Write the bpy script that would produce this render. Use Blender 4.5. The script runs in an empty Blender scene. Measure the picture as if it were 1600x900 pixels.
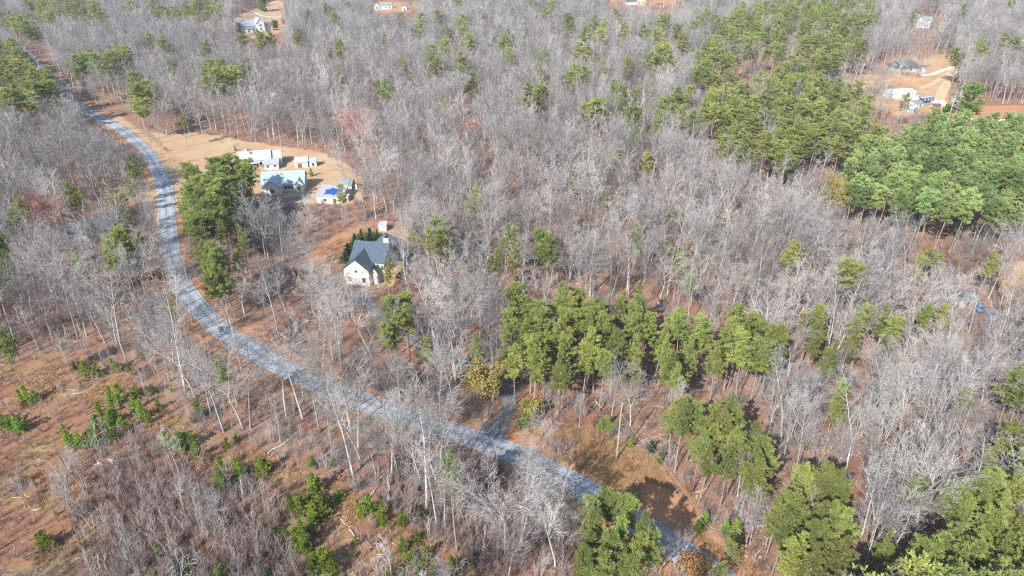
import bpy, bmesh, math, random
import numpy as np
from mathutils import Vector, Matrix, noise as mnoise

sc = bpy.context.scene
C = sc.collection
R = math.radians

# ------------------------------------------------------------------ camera, world, sun, exposure
CAM_H, PITCH, FPX = 95.0, R(30.0), 1067.0          # drone height, look-down angle, focal length in photo pixels
cam_d = bpy.data.cameras.new("camera"); cam = bpy.data.objects.new("camera", cam_d); C.objects.link(cam)
cam_d.sensor_width = 36.0; cam_d.lens = 36.0 * FPX / 1600.0
cam_d.clip_start = 0.5; cam_d.clip_end = 6000
cam.location = (0, 0, CAM_H); cam.rotation_euler = (R(90) - PITCH, 0, 0)
sc.camera = cam

SUN_EL, SUN_FWD = R(37), R(33)                        # sun behind the camera on the left; shadows run forward and right
world = bpy.data.worlds.new("World"); sc.world = world; world.use_nodes = True
wn = world.node_tree; bg = wn.nodes["Background"]
sky = wn.nodes.new("ShaderNodeTexSky"); sky.sky_type = 'NISHITA'; sky.sun_disc = False
sky.sun_elevation = SUN_EL; sky.sun_rotation = R(180) + SUN_FWD
sky.air_density = 1.0; sky.dust_density = 1.0; sky.ozone_density = 1.0
wn.links.new(sky.outputs[0], bg.inputs[0]); bg.inputs[1].default_value = 0.13
sun_d = bpy.data.lights.new("sun", 'SUN'); sun = bpy.data.objects.new("sun", sun_d); C.objects.link(sun)
sun_d.energy = 5.0; sun_d.angle = R(0.5); sun_d.color = (1.0, 0.96, 0.895)
ldir = Vector((math.sin(SUN_FWD) * math.cos(SUN_EL), math.cos(SUN_FWD) * math.cos(SUN_EL), -math.sin(SUN_EL)))
sun.rotation_euler = ldir.to_track_quat('-Z', 'Y').to_euler(); sun.location = (-200, -300, 400)
sc.view_settings.view_transform = 'Standard'; sc.view_settings.look = 'None'
sc.view_settings.exposure = 1.1; sc.view_settings.gamma = 1.0; sc.view_settings.use_curve_mapping = False
try:
    cy = sc.cycles
    cy.max_bounces = 5; cy.diffuse_bounces = 3; cy.glossy_bounces = 2; cy.transmission_bounces = 2; cy.volume_bounces = 1
    cy.use_denoising = False; cy.use_adaptive_sampling = False
    cy.sample_clamp_indirect = 4.0
    cy.pixel_filter_type = 'BLACKMAN_HARRIS'; cy.filter_width = 1.3
except Exception:
    pass

# ------------------------------------------------------------------ terrain function and pixel <-> ground
def sstep(a, b, x):
    t = np.clip((np.asarray(x, float) - a) / (b - a), 0, 1); return t * t * (3 - 2 * t)
def hgt(x, y):
    x = np.asarray(x, float); y = np.asarray(y, float)
    z = 1.3 * np.sin(x / 37.0 + 0.7) * np.cos(y / 45.0) + 1.1 * np.sin((x + y) / 61.0 + 2.0)
    z = z + sstep(260, 700, y) * (3.0 * np.sin(x / 83.0 + 1.0) + 2.0 * np.cos(y / 70.0))
    return z
cT, sT = math.cos(PITCH), math.sin(PITCH)
def ground(px, py, up=0.0):
    """world point whose spot `up` metres above the ground is seen at photo pixel (px, py)"""
    u, v = px - 800.0, py - 450.0
    dx, dy, dz = u, FPX * cT - v * sT, -(FPX * sT + v * cT)
    x = y = 0.0; z = 0.0
    for _ in range(8):
        t = (CAM_H - (z + up)) / -dz
        x, y = dx * t, dy * t
        z = float(hgt(x, y))
    return Vector((x, y, z))
def project(x, y, z):
    """photo pixel of world points (arrays)"""
    x = np.asarray(x, float); y = np.asarray(y, float); h = np.asarray(z, float) - CAM_H
    dep = np.maximum(y * cT - h * sT, 1e-3)
    v = -(y * sT + h * cT)
    return 800 + FPX * x / dep, 450 + FPX * v / dep, dep
def ppm(p):
    return FPX / float(project(p[0], p[1], p[2])[2])
def inpoly(px, py, poly):
    px = np.asarray(px, float); py = np.asarray(py, float); r = np.zeros(px.shape, bool)
    n = len(poly)
    for i in range(n):
        x0, y0 = poly[i]; x1, y1 = poly[(i + 1) % n]
        if y0 == y1: continue
        c = ((y0 > py) != (y1 > py)) & (px < (x1 - x0) * (py - y0) / (y1 - y0) + x0)
        r ^= c
    return r
def polydist(px, py, pts, closed=False):
    px = np.asarray(px, float); py = np.asarray(py, float)
    d = np.full(px.shape, 1e9); n = len(pts)
    for i in range(n if closed else n - 1):
        ax, ay = pts[i]; bx, by = pts[(i + 1) % n]
        vx, vy = bx - ax, by - ay; L = vx * vx + vy * vy + 1e-9
        t = np.clip(((px - ax) * vx + (py - ay) * vy) / L, 0, 1)
        d = np.minimum(d, np.hypot(px - ax - t * vx, py - ay - t * vy))
    return d
def soft(px, py, poly, w):
    """1 inside, 0 outside, soft edge of w pixels"""
    s = np.where(inpoly(px, py, poly), 1, -1) * polydist(px, py, poly, True)
    return np.clip(0.5 + s / (2 * w), 0, 1)

# ------------------------------------------------------------------ materials
def mat(name, base, rough=0.9, var=0.0, var_scale=3.0, col2=None, rnd=0.0, spec=0.2, metal=0.0, bump=0.0):
    m = bpy.data.materials.new(name); m.use_nodes = True
    nt = m.node_tree; b = nt.nodes["Principled BSDF"]
    b.inputs["Roughness"].default_value = rough; b.inputs["Metallic"].default_value = metal
    b.inputs["Specular IOR Level"].default_value = spec
    rgb = nt.nodes.new("ShaderNodeRGB"); rgb.outputs[0].default_value = (*base, 1); out = rgb.outputs[0]
    if col2 is not None or var > 0:
        tc = nt.nodes.new("ShaderNodeTexCoord"); no = nt.nodes.new("ShaderNodeTexNoise")
        no.inputs["Scale"].default_value = var_scale; no.inputs["Detail"].default_value = 4
        nt.links.new(tc.outputs["Object"], no.inputs["Vector"])
        mx = nt.nodes.new("ShaderNodeMix"); mx.data_type = 'RGBA'
        mr = nt.nodes.new("ShaderNodeMapRange"); mr.inputs[1].default_value = 0.35; mr.inputs[2].default_value = 0.65
        nt.links.new(no.outputs["Fac"], mr.inputs[0]); nt.links.new(mr.outputs[0], mx.inputs[0])
        nt.links.new(out, mx.inputs[6])
        c2 = col2 if col2 is not None else tuple(c * (1 - var) for c in base)
        mx.inputs[7].default_value = (*c2, 1); out = mx.outputs[2]
        if bump:
            bp = nt.nodes.new("ShaderNodeBump"); bp.inputs["Strength"].default_value = bump
            nt.links.new(no.outputs["Fac"], bp.inputs["Height"]); nt.links.new(bp.outputs[0], b.inputs["Normal"])
    if rnd > 0:
        oi = nt.nodes.new("ShaderNodeObjectInfo"); hs = nt.nodes.new("ShaderNodeHueSaturation")
        a = nt.nodes.new("ShaderNodeMapRange"); a.inputs[3].default_value = 1 - rnd; a.inputs[4].default_value = 1 + rnd
        nt.links.new(oi.outputs["Random"], a.inputs[0]); nt.links.new(a.outputs[0], hs.inputs["Value"])
        ml = nt.nodes.new("ShaderNodeMath"); ml.operation = 'MULTIPLY'; ml.inputs[1].default_value = 7.31
        fr = nt.nodes.new("ShaderNodeMath"); fr.operation = 'FRACT'
        h = nt.nodes.new("ShaderNodeMapRange"); h.inputs[3].default_value = 0.5 - rnd * 0.06; h.inputs[4].default_value = 0.5 + rnd * 0.06
        nt.links.new(oi.outputs["Random"], ml.inputs[0]); nt.links.new(ml.outputs[0], fr.inputs[0])
        nt.links.new(fr.outputs[0], h.inputs[0]); nt.links.new(h.outputs[0], hs.inputs["Hue"])
        nt.links.new(out, hs.inputs["Color"]); out = hs.outputs[0]
    nt.links.new(out, b.inputs["Base Color"])
    return m
def leafmat(name, base, col2, rnd=0.25, trans=0.25):
    """foliage: colour varies clump to clump; a share of the light passes through"""
    m = mat(name, base, rough=0.75, var_scale=0.55, col2=col2, rnd=rnd, spec=0.25)
    nt = m.node_tree; b = nt.nodes["Principled BSDF"]; o = nt.nodes["Material Output"]
    t = nt.nodes.new("ShaderNodeBsdfTranslucent"); s = nt.nodes.new("ShaderNodeMixShader"); s.inputs[0].default_value = trans
    src = b.inputs["Base Color"].links[0].from_socket
    nt.links.new(src, t.inputs[0]); nt.links.new(b.outputs[0], s.inputs[1]); nt.links.new(t.outputs[0], s.inputs[2])
    nt.links.new(s.outputs[0], o.inputs[0])
    return m
M = {
    'bark': mat('grey_bark', (0.295, 0.277, 0.265), var=0.4, var_scale=2.0, rnd=0.4),
    'twig': mat('grey_twig', (0.212, 0.202, 0.198), var=0.25, var_scale=0.6, rnd=0.42),
    'pale_bark': mat('pale_bark', (0.40, 0.38, 0.358), var=0.35, var_scale=2.0, rnd=0.25),
    'pale_twig': mat('pale_twig', (0.295, 0.28, 0.27), var=0.2, var_scale=0.6, rnd=0.3),
    'red_twig': mat('red_twig', (0.33, 0.20, 0.175), var=0.3, var_scale=0.6),
    'pine_bark': mat('pine_bark', (0.30, 0.235, 0.195), var=0.4, var_scale=2.0, rnd=0.2),
    'needle': leafmat('pine_needles', (0.33, 0.36, 0.105), (0.215, 0.26, 0.075), 0.3, 0.5),
    'needle_pl': leafmat('plantation_needles', (0.33, 0.41, 0.15), (0.22, 0.30, 0.105), 0.34, 0.5),
    'needle_y': leafmat('young_needles', (0.26, 0.34, 0.05), (0.16, 0.245, 0.035), 0.36, 0.45),
    'needle_d': leafmat('dark_needles', (0.045, 0.085, 0.025), (0.03, 0.055, 0.02), 0.2),
    'bush': leafmat('bright_bush_leaves', (0.25, 0.40, 0.07), (0.17, 0.30, 0.05), 0.05, 0.5),
    'yellow': leafmat('yellow_leaves', (0.34, 0.275, 0.08), (0.24, 0.215, 0.06), 0.1),
    'orange': leafmat('tan_leaves', (0.30, 0.185, 0.075), (0.24, 0.13, 0.06), 0.15),
    'red': leafmat('red_buds', (0.44, 0.20, 0.155), (0.36, 0.18, 0.14), 0.1),
    'brown': leafmat('brown_leaves', (0.30, 0.135, 0.06), (0.22, 0.10, 0.055), 0.25),
    'cream_leaf': leafmat('cream_leaves', (0.45, 0.42, 0.32), (0.35, 0.32, 0.24), 0.1),
    'thicket': mat('purple_stem', (0.31, 0.22, 0.205), var=0.3, var_scale=0.8, rnd=0.3),
    'tussock': leafmat('straw_grass', (0.50, 0.33, 0.175), (0.40, 0.26, 0.135), 0.3, 0.4),
    'white': mat('white_siding', (0.54, 0.53, 0.51), rough=0.7, var=0.08, var_scale=1.5),
    'cream': mat('cream_siding', (0.44, 0.39, 0.30), rough=0.7, var=0.12, var_scale=1.5),
    'grey_wall': mat('grey_siding', (0.36, 0.36, 0.36), rough=0.8, var=0.2, var_scale=1.5),
    'slate': mat('blue_grey_shingle', (0.058, 0.085, 0.115), rough=0.75, var=0.3, var_scale=2.5, spec=0.3),
    'pale_roof': mat('pale_blue_shingle', (0.25, 0.31, 0.35), rough=0.7, var=0.15, var_scale=1.0),
    'dark_roof': mat('charcoal_shingle', (0.075, 0.09, 0.105), rough=0.8, var=0.35, var_scale=1.2, spec=0.3),
    'grey_roof': mat('grey_shingle', (0.20, 0.215, 0.22), rough=0.8, var=0.3, var_scale=1.2),
    'white_roof': mat('white_metal_roof', (0.30, 0.315, 0.345), rough=0.5, var=0.1, var_scale=1.0, spec=0.4),
    'bright_roof': mat('bright_metal_roof', (0.62, 0.62, 0.62), rough=0.5, var=0.06, var_scale=1.0),
    'cyan_roof': mat('pale_blue_metal_roof', (0.25, 0.36, 0.415), rough=0.5, var=0.15, var_scale=1.0, spec=0.4),
    'tarp': mat('blue_tarp', (0.02, 0.07, 0.28), rough=0.5, var=0.25, var_scale=1.5, spec=0.4),
    'wood': mat('tan_deck_wood', (0.40, 0.275, 0.13), var=0.25, var_scale=2.0),
    'oldwood': mat('grey_weathered_wood', (0.46, 0.42, 0.37), var=0.35, var_scale=2.0, rnd=0.15),
    'darkwood': mat('brown_door_wood', (0.20, 0.09, 0.05), var=0.3),
    'glass': mat('dark_window_glass', (0.03, 0.04, 0.055), rough=0.12, spec=0.6),
    'pole': mat('treated_pole_wood', (0.30, 0.31, 0.26), var=0.25, var_scale=1.0),
    'metal': mat('galvanised_metal', (0.42, 0.43, 0.44), rough=0.45, metal=0.6),
    'black': mat('black_rubber', (0.02, 0.02, 0.022), rough=0.7),
    'wire': mat('aluminium_wire', (0.55, 0.55, 0.55), rough=0.4, metal=0.5),
    'navy': mat('navy_paint', (0.025, 0.05, 0.14), rough=0.3, spec=0.6),
    'blue': mat('blue_paint', (0.06, 0.16, 0.42), rough=0.3, spec=0.6),
    'dark_car': mat('dark_paint', (0.03, 0.035, 0.045), rough=0.3, spec=0.6),
    'pale_wood': mat('pale_cut_wood', (0.62, 0.52, 0.40), var=0.3, var_scale=2.0),
}

# ------------------------------------------------------------------ object helpers
def lin(o, parent=None):
    C.objects.link(o)
    if parent is not None: o.parent = parent
    return o
def tag(o, label=None, cat=None, group=None, kind=None):
    if label: o["label"] = label
    if cat: o["category"] = cat
    if group: o["group"] = group
    if kind: o["kind"] = kind
    return o
def mesh_from(name, V, F, mats, midx=None, smooth=False):
    me = bpy.data.meshes.new(name)
    V = np.asarray(V, np.float32).reshape(-1, 3); me.vertices.add(len(V)); me.vertices.foreach_set("co", V.ravel())
    tot = np.array([len(f) for f in F], np.int32); st = np.concatenate(([0], np.cumsum(tot)[:-1])).astype(np.int32)
    me.loops.add(int(tot.sum())); me.loops.foreach_set("vertex_index", np.fromiter((i for f in F for i in f), np.int32, int(tot.sum())))
    me.polygons.add(len(F)); me.polygons.foreach_set("loop_start", st); me.polygons.foreach_set("loop_total", tot)
    for m in (mats if isinstance(mats, (list, tuple)) else [mats]): me.materials.append(m)
    if midx is not None: me.polygons.foreach_set("material_index", np.asarray(midx, np.int32))
    me.polygons.foreach_set("use_smooth", np.full(len(F), bool(smooth)))
    me.update(calc_edges=True); me.validate()
    return me
class MB:
    """collects boxes, tubes and prisms into one mesh"""
    def __init__(s): s.V, s.F = [], []
    def add(s, vs, fs):
        o = len(s.V); s.V += [tuple(v) for v in vs]; s.F += [tuple(i + o for i in f) for f in fs]; return s
    def box(s, x0, x1, y0, y1, z0, z1):
        return s.add([(x0, y0, z0), (x1, y0, z0), (x1, y1, z0), (x0, y1, z0), (x0, y0, z1), (x1, y0, z1), (x1, y1, z1), (x0, y1, z1)],
                     [(3, 2, 1, 0), (4, 5, 6, 7), (0, 1, 5, 4), (1, 2, 6, 5), (2, 3, 7, 6), (3, 0, 4, 7)])
    def prism(s, poly, ext):
        """closed 3-D polygon extruded by the vector ext"""
        n = len(poly); e = Vector(ext); p = [Vector(q) for q in poly]
        return s.add(p + [q + e for q in p], [tuple(range(n - 1, -1, -1)), tuple(range(n, 2 * n))] + [(i, (i + 1) % n, n + (i + 1) % n, n + i) for i in range(n)])
    def tube(s, pts, rad, n=6, cap=True):
        tube(s.V, s.F, [Vector(p) for p in pts], rad if isinstance(rad, (list, tuple)) else [rad] * len(pts), n, cap); return s
    def build(s, name, m, parent=None, smooth=False):
        return lin(bpy.data.objects.new(name, mesh_from(name, s.V, s.F, m, smooth=smooth)), parent)
def tube(V, F, pts, rad, n, cap=False):
    o = len(V); k = len(pts)
    d = pts[1] - pts[0]; a = d.orthogonal().normalized()
    for i in range(k):
        d = (pts[min(i + 1, k - 1)] - pts[max(i - 1, 0)]).normalized()
        a = (a - d * a.dot(d)); a = a.normalized() if a.length > 1e-6 else d.orthogonal().normalized()
        b = d.cross(a); r = rad[i]
        for j in range(n):
            t = 2 * math.pi * j / n; c, s_ = math.cos(t) * r, math.sin(t) * r
            V.append((pts[i].x + a.x * c + b.x * s_, pts[i].y + a.y * c + b.y * s_, pts[i].z + a.z * c + b.z * s_))
    for i in range(k - 1):
        for j in range(n):
            q = o + i * n
            F.append((q + j, q + (j + 1) % n, q + n + (j + 1) % n, q + n + j))
    if cap:
        F.append(tuple(o + j for j in range(n - 1, -1, -1))); F.append(tuple(o + (k - 1) * n + j for j in range(n)))
def empty(name, loc, rz=0.0):
    o = bpy.data.objects.new(name, None); o.empty_display_size = 0.5; C.objects.link(o)
    o.location = loc; o.rotation_euler = (0, 0, rz); return o

# ------------------------------------------------------------------ layout, in photo pixels of the ground
ROAD = [(-40, 20), (15, 58), (62, 105), (98, 142), (122, 165), (152, 183), (185, 199), (207, 216), (226, 234), (241, 256), (253, 278), (258, 300),
        (260, 330), (262, 360), (266, 392), (274, 425), (289, 455), (312, 483), (342, 512), (378, 537), (420, 563), (465, 586), (512, 607), (560, 625),
        (610, 643), (660, 659), (708, 675), (760, 693), (810, 711), (860, 735), (905, 760), (952, 788), (1003, 822), (1058, 858), (1110, 893), (1180, 940), (1300, 1020)]
DRIVE = [(762, 694), (776, 672), (788, 650), (797, 630), (796, 610), (785, 594), (765, 580), (738, 568), (708, 557), (680, 548), (650, 534), (622, 516), (598, 496), (575, 474), (560, 456)]
LAWN = [(236, 206), (262, 212), (300, 208), (345, 214), (385, 222), (430, 228), (500, 238), (548, 262), (572, 288), (566, 312), (545, 322), (500, 318), (450, 322), (400, 318), (350, 292), (318, 276), (300, 290), (285, 292), (278, 262), (262, 234)]
YARD = [(470, 405), (505, 372), (545, 350), (590, 346), (640, 350), (650, 372), (628, 400), (640, 430), (620, 452), (545, 452), (500, 430)]
VERGE_R = [(800, 668), (850, 672), (905, 668), (962, 690), (1010, 705), (1050, 745), (1090, 790), (1130, 840), (1180, 890), (1260, 960), (1150, 960), (1060, 850), (1000, 812), (940, 775), (880, 738), (815, 704)]
VERGE_UP = [(150, 175), (185, 178), (215, 200), (240, 215), (262, 240), (280, 265), (284, 300), (275, 330), (262, 330), (225, 330), (222, 300), (240, 270), (226, 240), (195, 212), (160, 192)]
CLEAR = [(-200, 610), (0, 585), (60, 555), (130, 562), (200, 590), (262, 640), (340, 690), (425, 712), (500, 740), (560, 772), (640, 818), (700, 860), (760, 905), (900, 1000), (-200, 1000)]
THICK = [(120, 735), (165, 705), (215, 695), (262, 715), (330, 745), (385, 772), (420, 800), (450, 850), (455, 920), (140, 920), (150, 860), (120, 800)]
COMPOUND = [(1330, 132), (1378, 98), (1440, 82), (1478, 84), (1496, 104), (1484, 140), (1478, 178), (1400, 184), (1350, 165)]
ROADSIDE_E = [(1480, 178), (1540, 166), (1610, 165), (1640, 195), (1500, 192)]
TOPHOUSE = [(352, 38), (385, 18), (412, 4), (440, -4), (455, 22), (448, 50), (400, 62), (372, 52)]
TOPYARD2 = [(570, 4), (660, 2), (665, 18), (570, 22)]
TOPYARD3 = [(940, -8), (1075, -8), (1075, 10), (940, 12)]
TOPYARD4 = [(1425, 28), (1470, 28), (1475, 50), (1425, 50)]
LEFTHOUSE = [(108, 345), (150, 325), (205, 300), (216, 318), (200, 350), (180, 388), (112, 388)]
RIGHTDIRT = [(1565, 415), (1640, 398), (1640, 482), (1590, 472), (1558, 452)]
PINEGAP = [(1145, 95), (1185, 85), (1200, 110), (1190, 140), (1150, 135)]
YARDS = [LAWN, YARD, VERGE_R, COMPOUND, ROADSIDE_E, TOPHOUSE, TOPYARD2, TOPYARD3, TOPYARD4, LEFTHOUSE, RIGHTDIRT]

def path_world(pts, step=2.0):
    """smooth centreline on the ground through photo pixels"""
    W = [ground(*p) for p in pts]; out = []
    for i in range(len(W) - 1):
        p0, p1, p2, p3 = W[max(i - 1, 0)], W[i], W[i + 1], W[min(i + 2, len(W) - 1)]
        n = max(2, int((p2 - p1).length / step))
        for k in range(n):
            t = k / n
            q = 0.5 * ((2 * p1) + (p2 - p0) * t + (2 * p0 - 5 * p1 + 4 * p2 - p3) * t * t + (3 * p1 - p0 - 3 * p2 + p3) * t ** 3)
            out.append((q.x, q.y))
    out.append((W[-1].x, W[-1].y)); a = np.array(out)
    for _ in range(6): a[1:-1] = 0.25 * a[:-2] + 0.5 * a[1:-1] + 0.25 * a[2:]
    return a
ROAD_W = path_world(ROAD); DRIVE_W = path_world(DRIVE, 1.0)
ROAD_HALF, DRIVE_HALF = 2.85, 1.6

# ------------------------------------------------------------------ ground sheet
def build_ground():
    ny, nx = 620, 640
    Y = 14 + (np.exp(np.linspace(0, 1, ny) * math.log(1 + 2400 / 55.0)) - 1) * 55.0
    s = np.linspace(-1.3, 1.3, nx)
    X = s[None, :] * (Y[:, None] + 75); Yg = np.repeat(Y[:, None], nx, 1); Z = hgt(X, Yg)
    V = np.stack([X, Yg, Z], -1).reshape(-1, 3)
    idx = np.arange(ny * nx).reshape(ny, nx)
    Q = np.stack([idx[:-1, :-1], idx[:-1, 1:], idx[1:, 1:], idx[1:, :-1]], -1).reshape(-1, 4)
    me = bpy.data.meshes.new("ground"); me.vertices.add(len(V)); me.vertices.foreach_set("co", V.astype(np.float32).ravel())
    me.loops.add(Q.size); me.loops.foreach_set("vertex_index", Q.astype(np.int32).ravel())
    me.polygons.add(len(Q)); me.polygons.foreach_set("loop_start", np.arange(0, Q.size, 4, dtype=np.int32)); me.polygons.foreach_set("loop_total", np.full(len(Q), 4, np.int32))
    me.polygons.foreach_set("use_smooth", np.ones(len(Q), bool)); me.update(calc_edges=True)
    px, py, dep = project(V[:, 0], V[:, 1], V[:, 2])
    near = (px > -300) & (px < 1900) & (py < 1100)
    lawn = np.zeros(len(V)); clay = np.zeros(len(V)); clear = np.zeros(len(V))
    pxn, pyn = px[near], py[near]
    L = np.maximum.reduce([soft(pxn, pyn, LAWN, 5), 0.32 * soft(pxn, pyn, YARD, 12), soft(pxn, pyn, TOPHOUSE, 4) * .6, 0.75 * soft(pxn, pyn, VERGE_UP, 4), 0.22 * soft(pxn, pyn, VERGE_R, 10), 0.5 * soft(pxn, pyn, COMPOUND, 6),
                           0.6 * soft(pxn, pyn, RIGHTDIRT, 8)])
    K = np.maximum.reduce([0.55 * soft(pxn, pyn, VERGE_R, 8), 0.55 * soft(pxn, pyn, YARD, 8), 0.75 * soft(pxn, pyn, COMPOUND, 5), 0.95 * soft(pxn, pyn, ROADSIDE_E, 3), 0.8 * soft(pxn, pyn, RIGHTDIRT, 8),
                           0.6 * soft(pxn, pyn, TOPYARD2, 2), 0.9 * soft(pxn, pyn, TOPYARD3, 2), 0.5 * soft(pxn, pyn, PINEGAP, 6), 0.5 * soft(pxn, pyn, LEFTHOUSE, 5)])
    lawn[near] = L; clay[near] = K; clear[near] = soft(pxn, pyn, CLEAR, 22)
    # bare clay banks beside the road
    nearw = near & (V[:, 1] < 420) & (np.abs(V[:, 0]) < 260)
    d = np.full(len(V), 1e9); d[nearw] = polydist(V[nearw, 0], V[nearw, 1], [tuple(p) for p in ROAD_W[::3]])
    clay = np.maximum(clay, np.clip(1 - (d - 3.5) / 7.0, 0, 1) * 0.75 * sstep(110, 175, py))
    gr = np.zeros(len(V)); gr[near] = soft(pxn, pyn, [(528, 412), (540, 385), (560, 366), (585, 362), (602, 370), (590, 380), (556, 392), (545, 412)], 5)
    col = me.color_attributes.new("cover", 'FLOAT_COLOR', 'POINT')
    arr = np.stack([lawn, clay, clear, 1 - gr], -1).astype(np.float32); col.data.foreach_set("color", arr.ravel())
    m = bpy.data.materials.new("forest_floor"); m.use_nodes = True; nt = m.node_tree; b = nt.nodes["Principled BSDF"]
    b.inputs["Roughness"].default_value = 0.95; b.inputs["Specular IOR Level"].default_value = 0.1
    geo = nt.nodes.new("ShaderNodeNewGeometry"); at = nt.nodes.new("ShaderNodeVertexColor"); at.layer_name = "cover"
    sep = nt.nodes.new("ShaderNodeSeparateColor"); nt.links.new(at.outputs[0], sep.inputs[0])
    def noi(scale, detail=5, rough=0.6, lo=0.35, hi=0.65, dist=0.0):
        n = nt.nodes.new("ShaderNodeTexNoise"); n.inputs["Scale"].default_value = scale; n.inputs["Detail"].default_value = detail
        n.inputs["Roughness"].default_value = rough; n.inputs["Distortion"].default_value = dist
        nt.links.new(geo.outputs["Position"], n.inputs["Vector"])
        r = nt.nodes.new("ShaderNodeMapRange"); r.inputs[1].default_value = lo; r.inputs[2].default_value = hi
        nt.links.new(n.outputs["Fac"], r.inputs[0]); return r.outputs[0]
    def mixc(f, a, bb):
        x = nt.nodes.new("ShaderNodeMix"); x.data_type = 'RGBA'
        if isinstance(f, float): x.inputs[0].default_value = f
        else: nt.links.new(f, x.inputs[0])
        for s_, c in ((6, a), (7, bb)):
            if isinstance(c, tuple): x.inputs[s_].default_value = (*c, 1)
            else: nt.links.new(c, x.inputs[s_])
        return x.outputs[2]
    def mth(op, a, bb):
        x = nt.nodes.new("ShaderNodeMath"); x.operation = op; x.use_clamp = True
        for i, c in enumerate((a, bb)):
            if isinstance(c, float): x.inputs[i].default_value = c
            else: nt.links.new(c, x.inputs[i])
        return x.outputs[0]
    def edge(mask, n):   # mask broken up by noise
        a = mth('MULTIPLY', mask, 1.45); s_ = nt.nodes.new("ShaderNodeMath"); s_.operation = 'SUBTRACT'
        nt.links.new(a, s_.inputs[0]); k = nt.nodes.new("ShaderNodeMath"); k.operation = 'MULTIPLY'; k.inputs[1].default_value = 0.85
        nt.links.new(n, k.inputs[0]); nt.links.new(k.outputs[0], s_.inputs[1])
        r = nt.nodes.new("ShaderNodeMapRange"); r.inputs[1].default_value = 0.0; r.inputs[2].default_value = 0.4
        nt.links.new(s_.outputs[0], r.inputs[0])
        return r.outputs[0]
    big, mid, fine, speck = noi(0.035, 4), noi(0.22, 6, 0.65), noi(1.6, 5, 0.7), noi(5.0, 3, 0.7, 0.55, 0.72)
    litter = mixc(mid, (0.19, 0.087, 0.052), (0.25, 0.138, 0.09)); litter = mixc(mth('MULTIPLY', fine, 0.65), litter, (0.125, 0.068, 0.05))
    litter = mixc(mth('MULTIPLY', big, 0.5), litter, (0.235, 0.16, 0.125)); litter = mixc(mth('MULTIPLY', speck, 0.55), litter, (0.40, 0.28, 0.20))
    clr = mixc(mid, (0.195, 0.084, 0.045), (0.262, 0.14, 0.074)); clr = mixc(mth('MULTIPLY', fine, 0.6), clr, (0.135, 0.08, 0.058))
    clr = mixc(mth('MULTIPLY', noi(0.09, 5, 0.6, 0.5, 0.62), 0.5), clr, (0.235, 0.215, 0.085)); clr = mixc(mth('MULTIPLY', speck, 0.6), clr, (0.40, 0.27, 0.175))
    clayc = mixc(mid, (0.36, 0.165, 0.08), (0.345, 0.205, 0.115)); clayc = mixc(mth('MULTIPLY', fine, 0.45), clayc, (0.27, 0.135, 0.07))
    grass = mixc(mid, (0.375, 0.285, 0.185), (0.315, 0.235, 0.15)); grass = mixc(mth('MULTIPLY', fine, 0.35), grass, (0.33, 0.235, 0.125))
    grass = mixc(mth('MULTIPLY', noi(0.06, 6, 0.7, 0.42, 0.62), 0.7), grass, (0.33, 0.185, 0.10))
    c = mixc(edge(sep.outputs[2], mid), litter, clr); c = mixc(edge(sep.outputs[1], noi(0.11, 7, 0.75)), c, clayc); c = mixc(edge(sep.outputs[0], noi(0.10, 7, 0.75)), c, grass); c = mixc(edge(mth('SUBTRACT', 1.0, at.outputs[1]), noi(0.4, 6, 0.75)), c, mixc(fine, (0.075, 0.095, 0.03), (0.05, 0.06, 0.025)))
    nt.links.new(c, b.inputs["Base Color"])
    bp = nt.nodes.new("ShaderNodeBump"); bp.inputs["Strength"].default_value = 0.7; bp.inputs["Distance"].default_value = 0.25
    nt.links.new(noi(1.2, 8, 0.75, 0, 1), bp.inputs["Height"]); nt.links.new(bp.outputs[0], b.inputs["Normal"])
    me.materials.append(m)
    tag(lin(bpy.data.objects.new("ground", me)), kind='structure')
build_ground()

def ribbon(name, W, half, lift, m, kind='structure'):
    W = np.asarray(W); T = np.gradient(W, axis=0); T /= np.linalg.norm(T, axis=1)[:, None] + 1e-9; N = np.stack([T[:, 1], -T[:, 0]], 1)
    n = 7; L = np.concatenate(([0], np.cumsum(np.linalg.norm(np.diff(W, axis=0), axis=1))))
    V, UV = [], []; rg = np.random.default_rng(len(W))
    for i in range(len(W)):
        for j in range(n):
            t = j / (n - 1); w = half * (2 * t - 1) * (1 + (1.3 * math.exp(-(L[i] / 5.5) ** 2) if name == 'driveway_path' else 0))
            if j in (0, n - 1): w *= 1 + 0.045 * rg.normal()
            p = W[i] + N[i] * w
            V.append((p[0], p[1], float(hgt(p[0], p[1])) + lift - (0.06 if j in (0, n - 1) else 0) + 0.04 * (1 - (2 * t - 1) ** 2))); UV.append((t, L[i]))
    F = [(i * n + j, i * n + j + 1, (i + 1) * n + j + 1, (i + 1) * n + j) for i in range(len(W) - 1) for j in range(n - 1)]
    F = [f[::-1] for f in F]
    me = mesh_from(name, V, F, m, smooth=True)
    if me.polygons[0].normal.z < 0: me.flip_normals()
    uv = me.uv_layers.new(name="UVMap"); li = np.zeros(len(me.loops), np.int32); me.loops.foreach_get("vertex_index", li)
    uv.data.foreach_set("uv", np.array(UV, np.float32)[li].ravel())
    return tag(lin(bpy.data.objects.new(name, me)), kind=kind)
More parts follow.
